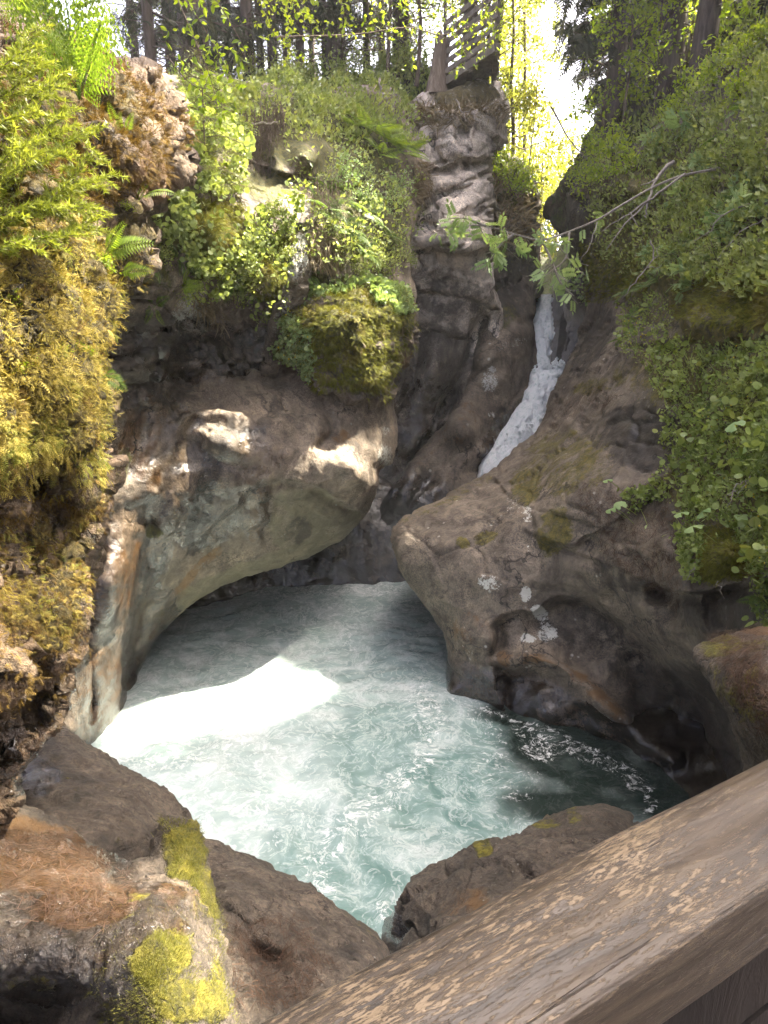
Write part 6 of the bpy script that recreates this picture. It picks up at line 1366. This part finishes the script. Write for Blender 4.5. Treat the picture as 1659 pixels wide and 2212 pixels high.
# ------------------------------------------------------------------ wooden lookout on the tower
B_PLANK = bark_mat('grey_planks', (0.10, 0.08, 0.06), (0.24, 0.20, 0.16), 6)
lk = empty('wooden_lookout', unp(1025, 160, 16.5))
LB = np.array(lk.location)
def plank(a, b, h, t, name='plank'):
    a = np.asarray(a) - LB; b = np.asarray(b) - LB
    d = norml(b - a); s = norml(np.cross(d, UPV)); u = np.cross(s, d)
    V = []
    for p in (a, b):
        for su, ss in ((-1, -1), (1, -1), (1, 1), (-1, 1)): V.append(p + u * su * h / 2 + s * ss * t / 2)
    F = np.array([(0, 1, 2, 3), (7, 6, 5, 4), (0, 4, 5, 1), (1, 5, 6, 2), (2, 6, 7, 3), (3, 7, 4, 0)])
    mb = MB(); mb.add(V, F); o = mb.build(name, B_PLANK, lk, smooth=False)
    m = o.modifiers.new('edge', 'BEVEL'); m.width = 0.008; m.segments = 1
cL = unp(958, 158, 17.4); cM = unp(1072, 118, 16.0); cR = unp(1092, 70, 18.0)
cM[2] = cL[2] + 0.30; 
for k in range(6):
    z = np.array([0, 0, 0.215 * k])
    plank(cL + z, cM + z + (0, 0, 0.0), 0.125, 0.04)
    e2 = np.array([cM[0] + 0.32, cM[1] + 2.6, cM[2] + 0.1])
    plank(cM + z + (0.05, 0.06, 0), e2 + z, 0.125, 0.04)
for p_ in (cL, (cL + cM) / 2, cM, e2): plank(p_ + (0.0, 0.09, -0.5), p_ + (0.0, 0.09, 1.25), 0.1, 0.1, 'post')
plank(cL + (0, 0.1, -0.22), cM + (0, 0.1, -0.22), 0.18, 0.12, 'beam')
plank(cM + (0.02, 0.1, -0.2), e2 + (0, 0, -0.2), 0.18, 0.12, 'beam')
for k in range(9):
    f = (k + 0.5) / 9; a = cL * (1 - f) + cM * f; plank(a + (0, 0.12, -0.12), a + (0.3, 2.3, -0.06), 0.03, 0.17, 'floorboard')
tag(lk, 'weathered slatted wooden lookout platform on top of the cliff tower', 'lookout')
st = MB(); sb = unp(945, 182, 17.5)
tp_ = [np.array([0, 0, -0.25]), np.array([0.0, 0, 0.0]), np.array([0.05, 0, 0.25]), np.array([0.08, 0, 0.6]), np.array([0.10, 0, 0.85]), np.array([0.12, 0.0, 1.0])]
V, F = tube_arr(tp_, [0.30, 0.25, 0.215, 0.20, 0.19, 0.18], 14); V += np.c_[0.09 * fbm(V * (5, 5, 1), 3, 5), 0.09 * fbm(V * (5, 5, 1), 3, 6), 0.25 * fbm(V * (6, 6, 1), 3, 7) * (V[:, 2] > 0.7)]
st.add(V, F); so = st.build('tree_stump', bark_mat('stump_wood', (0.09, 0.065, 0.045), (0.26, 0.20, 0.15), 16, 0.85, 0.12)); so.location = sb
tag(so, 'pale grey weathered tree stump beside the wooden lookout', 'stump')

# ------------------------------------------------------------------ wooden handrail in front
def rail_mat():
    t = NT('weathered_rail_wood')
    uv = t.n('ShaderNodeTexCoord').outputs['Object']
    v = t.map((0.9, 16.0, 16.0), src=uv)
    wr = t.noise(1.2, 3, 0.5, vec=t.map((1.5, 3.0, 3.0), src=uv))
    vv = t.n('ShaderNodeVectorMath', operation='ADD'); t.put(vv.inputs[0], v)
    sc = t.n('ShaderNodeVectorMath', operation='SCALE'); t.put(sc.inputs[0], t.noise(2.0, 3, 0.5, vec=t.map((1.0, 2.5, 2.5), src=uv), color=True)); sc.inputs[3].default_value = 1.6
    t.put(vv.inputs[1], sc.outputs[0])
    g = t.noise(2.4, 6, 0.62, 0.3, vec=vv.outputs[0])
    fl = t.noise(9.0, 6, 0.78, 0.2, vec=t.map((5.0, 25.0, 25.0), src=uv))
    patch = t.noise(3.0, 4, 0.6, vec=t.map((1.0, 2.0, 2.0), src=uv))
    col = t.ramp(g, [(0.34, (0.018, 0.013, 0.008)), (0.5, (0.042, 0.030, 0.019)), (0.68, (0.078, 0.058, 0.036))])
    flk = t.rng(t.math('ADD', fl, t.math('MULTIPLY', t.math('SUBTRACT', patch, 0.5), 0.55)), 0.545, 0.59)
    col = t.mix(t.math('MULTIPLY', flk, 0.8), col, t.mix(t.noise(30, 3, 0.6, vec=v), (0.13, 0.092, 0.053), (0.21, 0.158, 0.096)))
    crack = t.rng(t.noise(5.0, 4, 0.6, 0.0, vec=t.map((0.5, 14.0, 14.0), src=uv)), 0.30, 0.36, 1.0, 0.0)
    col = t.mix(t.math('MULTIPLY', crack, 0.8), col, (0.02, 0.013, 0.009))
    h = t.math('ADD', t.math('MULTIPLY', g, 1.0), t.math('SUBTRACT', t.math('MULTIPLY', flk, -0.3), t.math('MULTIPLY', crack, 0.8)))
    return t.done(t.bsdf(col, t.math('ADD', t.math('MULTIPLY', flk, 0.12), 0.48), t.bump(h, 0.75, 0.006), 0.4))
RZ = CAM_Z - 0.75
def on_z(x, y, z): return unp(np.array([float(x)]), np.array([float(y)]), d_at_z(float(y), z))[0]
b1, b2 = on_z(700, 2136, RZ - 0.025), on_z(1659, 1640, RZ - 0.025)
ax = norml((b2 - b1) * (1, 1, 0))
pr = np.array([ax[1], -ax[0], 0.0])               # towards the viewer
fr = on_z(1440, 2050, RZ)
wd = float((fr - b1) @ pr)
L0, L1 = -1.6, float((b2 - b1) @ ax) + 1.7
prof = [(0.0, -0.085), (-0.004, -0.05), (0.006, -0.022), (0.022, -0.006), (0.045, 0.003), (0.075, 0.006), (wd * 0.62, 0.004), (wd * 0.85, 0.001), (wd * 0.96, -0.002), (wd * 0.99, -0.006), (wd, -0.016), (wd - 0.006, -0.075), (wd - 0.014, -0.15), (wd * 0.85, -0.16), (wd * 0.4, -0.16), (0.03, -0.14)]
prof = catmull(prof, 4)
ns = 150
ss_ = np.linspace(L0, L1, ns)
Vr = np.array([[s, -p[0], p[1]] for s in ss_ for p in prof])
npf = len(prof)
q = Vr * (1.3, 9, 9)
dpl = 0.006 * fbm(q, 3, 71) + 0.004 * ridged(Vr * (1.2, 40, 40), 2, 72)
cenp = np.array([0, -wd / 2, -0.07]); rad = Vr - cenp; rad[:, 0] = 0
Vr = Vr + norml(rad) * dpl[:, None]
kn = np.array([(0.30, -wd * 0.55, 0.0), (0.72, -wd * 0.9, -0.01), (1.15, -wd * 0.35, 0.0)])
for kp in kn:
    rr_ = np.linalg.norm((Vr - kp) * (1, 1.6, 1), axis=1); Vr[:, 2] += 0.006 * np.exp(-(rr_ / 0.05) ** 2) * np.cos(rr_ * 110)
I = np.arange(ns * npf).reshape(ns, npf)
Fq = np.stack([I[:-1], I[1:], np.roll(I, -1, 1)[1:], np.roll(I, -1, 1)[:-1]], -1).reshape(-1, 4)
hr = empty('handrail', b1 + np.array([0, 0, 0.025]), math.atan2(ax[1], ax[0]))
mr = mesh_np('rail_log', Vr, [Fq, I[0][None, ::-1].repeat(1, 0), I[-1][None]], rail_mat())
bmm = bmesh.new(); bmm.from_mesh(mr); bmesh.ops.recalc_face_normals(bmm, faces=bmm.faces); bmm.to_mesh(mr); bmm.free()
obj('rail_log', mr, hr)
for s in (-1.2, 1.55, L1 - 0.15):
    V, F = tube_arr([(s, -wd / 2, -0.12), (s, -wd / 2, -0.6), (s, -wd / 2, -1.27)], 0.055, 12)
    mb = MB(); mb.add(V, F); mb.build('post', mr.materials[0], hr)
M_RAIL_SHADE = bark_mat('rail_shade_boards', (0.005, 0.0035, 0.0025), (0.015, 0.010, 0.007), 8)
for k in range(3):  # near-black boards added to stand in for deep shadow below the rail
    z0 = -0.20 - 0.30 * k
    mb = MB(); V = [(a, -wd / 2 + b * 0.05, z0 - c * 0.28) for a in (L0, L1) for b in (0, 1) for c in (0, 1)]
    mb.add(np.array(V, float), np.array([(0, 1, 3, 2), (4, 6, 7, 5), (0, 4, 5, 1), (2, 3, 7, 6), (0, 2, 6, 4), (1, 5, 7, 3)])); mb.build('shade_board', M_RAIL_SHADE, hr, smooth=False)
tag(hr, 'weathered wooden handrail log crossing the lower right corner', 'handrail')
dk = empty('footbridge', b1 + np.array([0, 0, -1.25]) + pr * 0.9, math.atan2(ax[1], ax[0]))
for k in range(44):
    mb = MB(); x0 = L0 - 1.2 + k * 0.15; 
    V = [(x0 + a * 0.138, -b * 2.6 + 1.45, c * 0.045) for a in (0, 1) for b in (0, 1) for c in (0, 1)]
    mb.add(np.array(V, float), np.array([(0, 1, 3, 2), (4, 6, 7, 5), (0, 4, 5, 1), (2, 3, 7, 6), (0, 2, 6, 4), (1, 5, 7, 3)])); mb.build('plank', B_PLANK, dk, smooth=False)
tag(dk, 'plank footbridge deck under the wooden handrail', 'footbridge')

# ------------------------------------------------------------------ the damp air of the gorge
def haze(density):
    lo = np.array([-60.0, -40.0, -2.0]); hi = np.array([60.0, 90.0, 46.0])
    V = np.array([(x, y, z) for x in (lo[0], hi[0]) for y in (lo[1], hi[1]) for z in (lo[2], hi[2])], float)
    F = np.array([(0, 1, 3, 2), (4, 6, 7, 5), (0, 4, 5, 1), (2, 3, 7, 6), (0, 2, 6, 4), (1, 5, 7, 3)])
    t = NT('haze')
    v = t.n('ShaderNodeVolumePrincipled'); v.inputs['Color'].default_value = (0.97, 0.98, 0.95, 1); v.inputs['Density'].default_value = density; v.inputs['Anisotropy'].default_value = 0.35
    t.t.links.new(v.outputs[0], t.out.inputs['Volume'])
    return tag(obj('haze', mesh_np('haze', V, F, t.m, False)), 'thin damp air filling the gorge', 'haze', kind='stuff')
haze(0.0011)

# ------------------------------------------------------------------ labels
ORD = ['leftmost', 'second from left', 'third from left', 'fourth from left', 'fifth from left', 'sixth from left', 'seventh from left', 'eighth from left', 'ninth from left', 'tenth from left', 'eleventh from left', 'twelfth from left', 'thirteenth from left', 'fourteenth from left', 'fifteenth from left', 'sixteenth from left']
bpy.context.view_layer.update()
groups = {}
for o in scene.objects:
    if o.parent is None and 'group' in o: groups.setdefault((o['group'], o['label']), []).append(o)
for (g, lb), os_ in groups.items():
    if len(os_) < 2 or g in ('spruces shading the right bank', 'spruces around the footbridge'): continue
    os_.sort(key=lambda o: proj(np.array(o.matrix_world.translation))[0])
    words = lb.split()
    for k, o in enumerate(os_):
        pre = ORD[k] if k < len(os_) - 1 else 'rightmost'
        o['label'] = ' '.join((pre.split() + words)[:16])
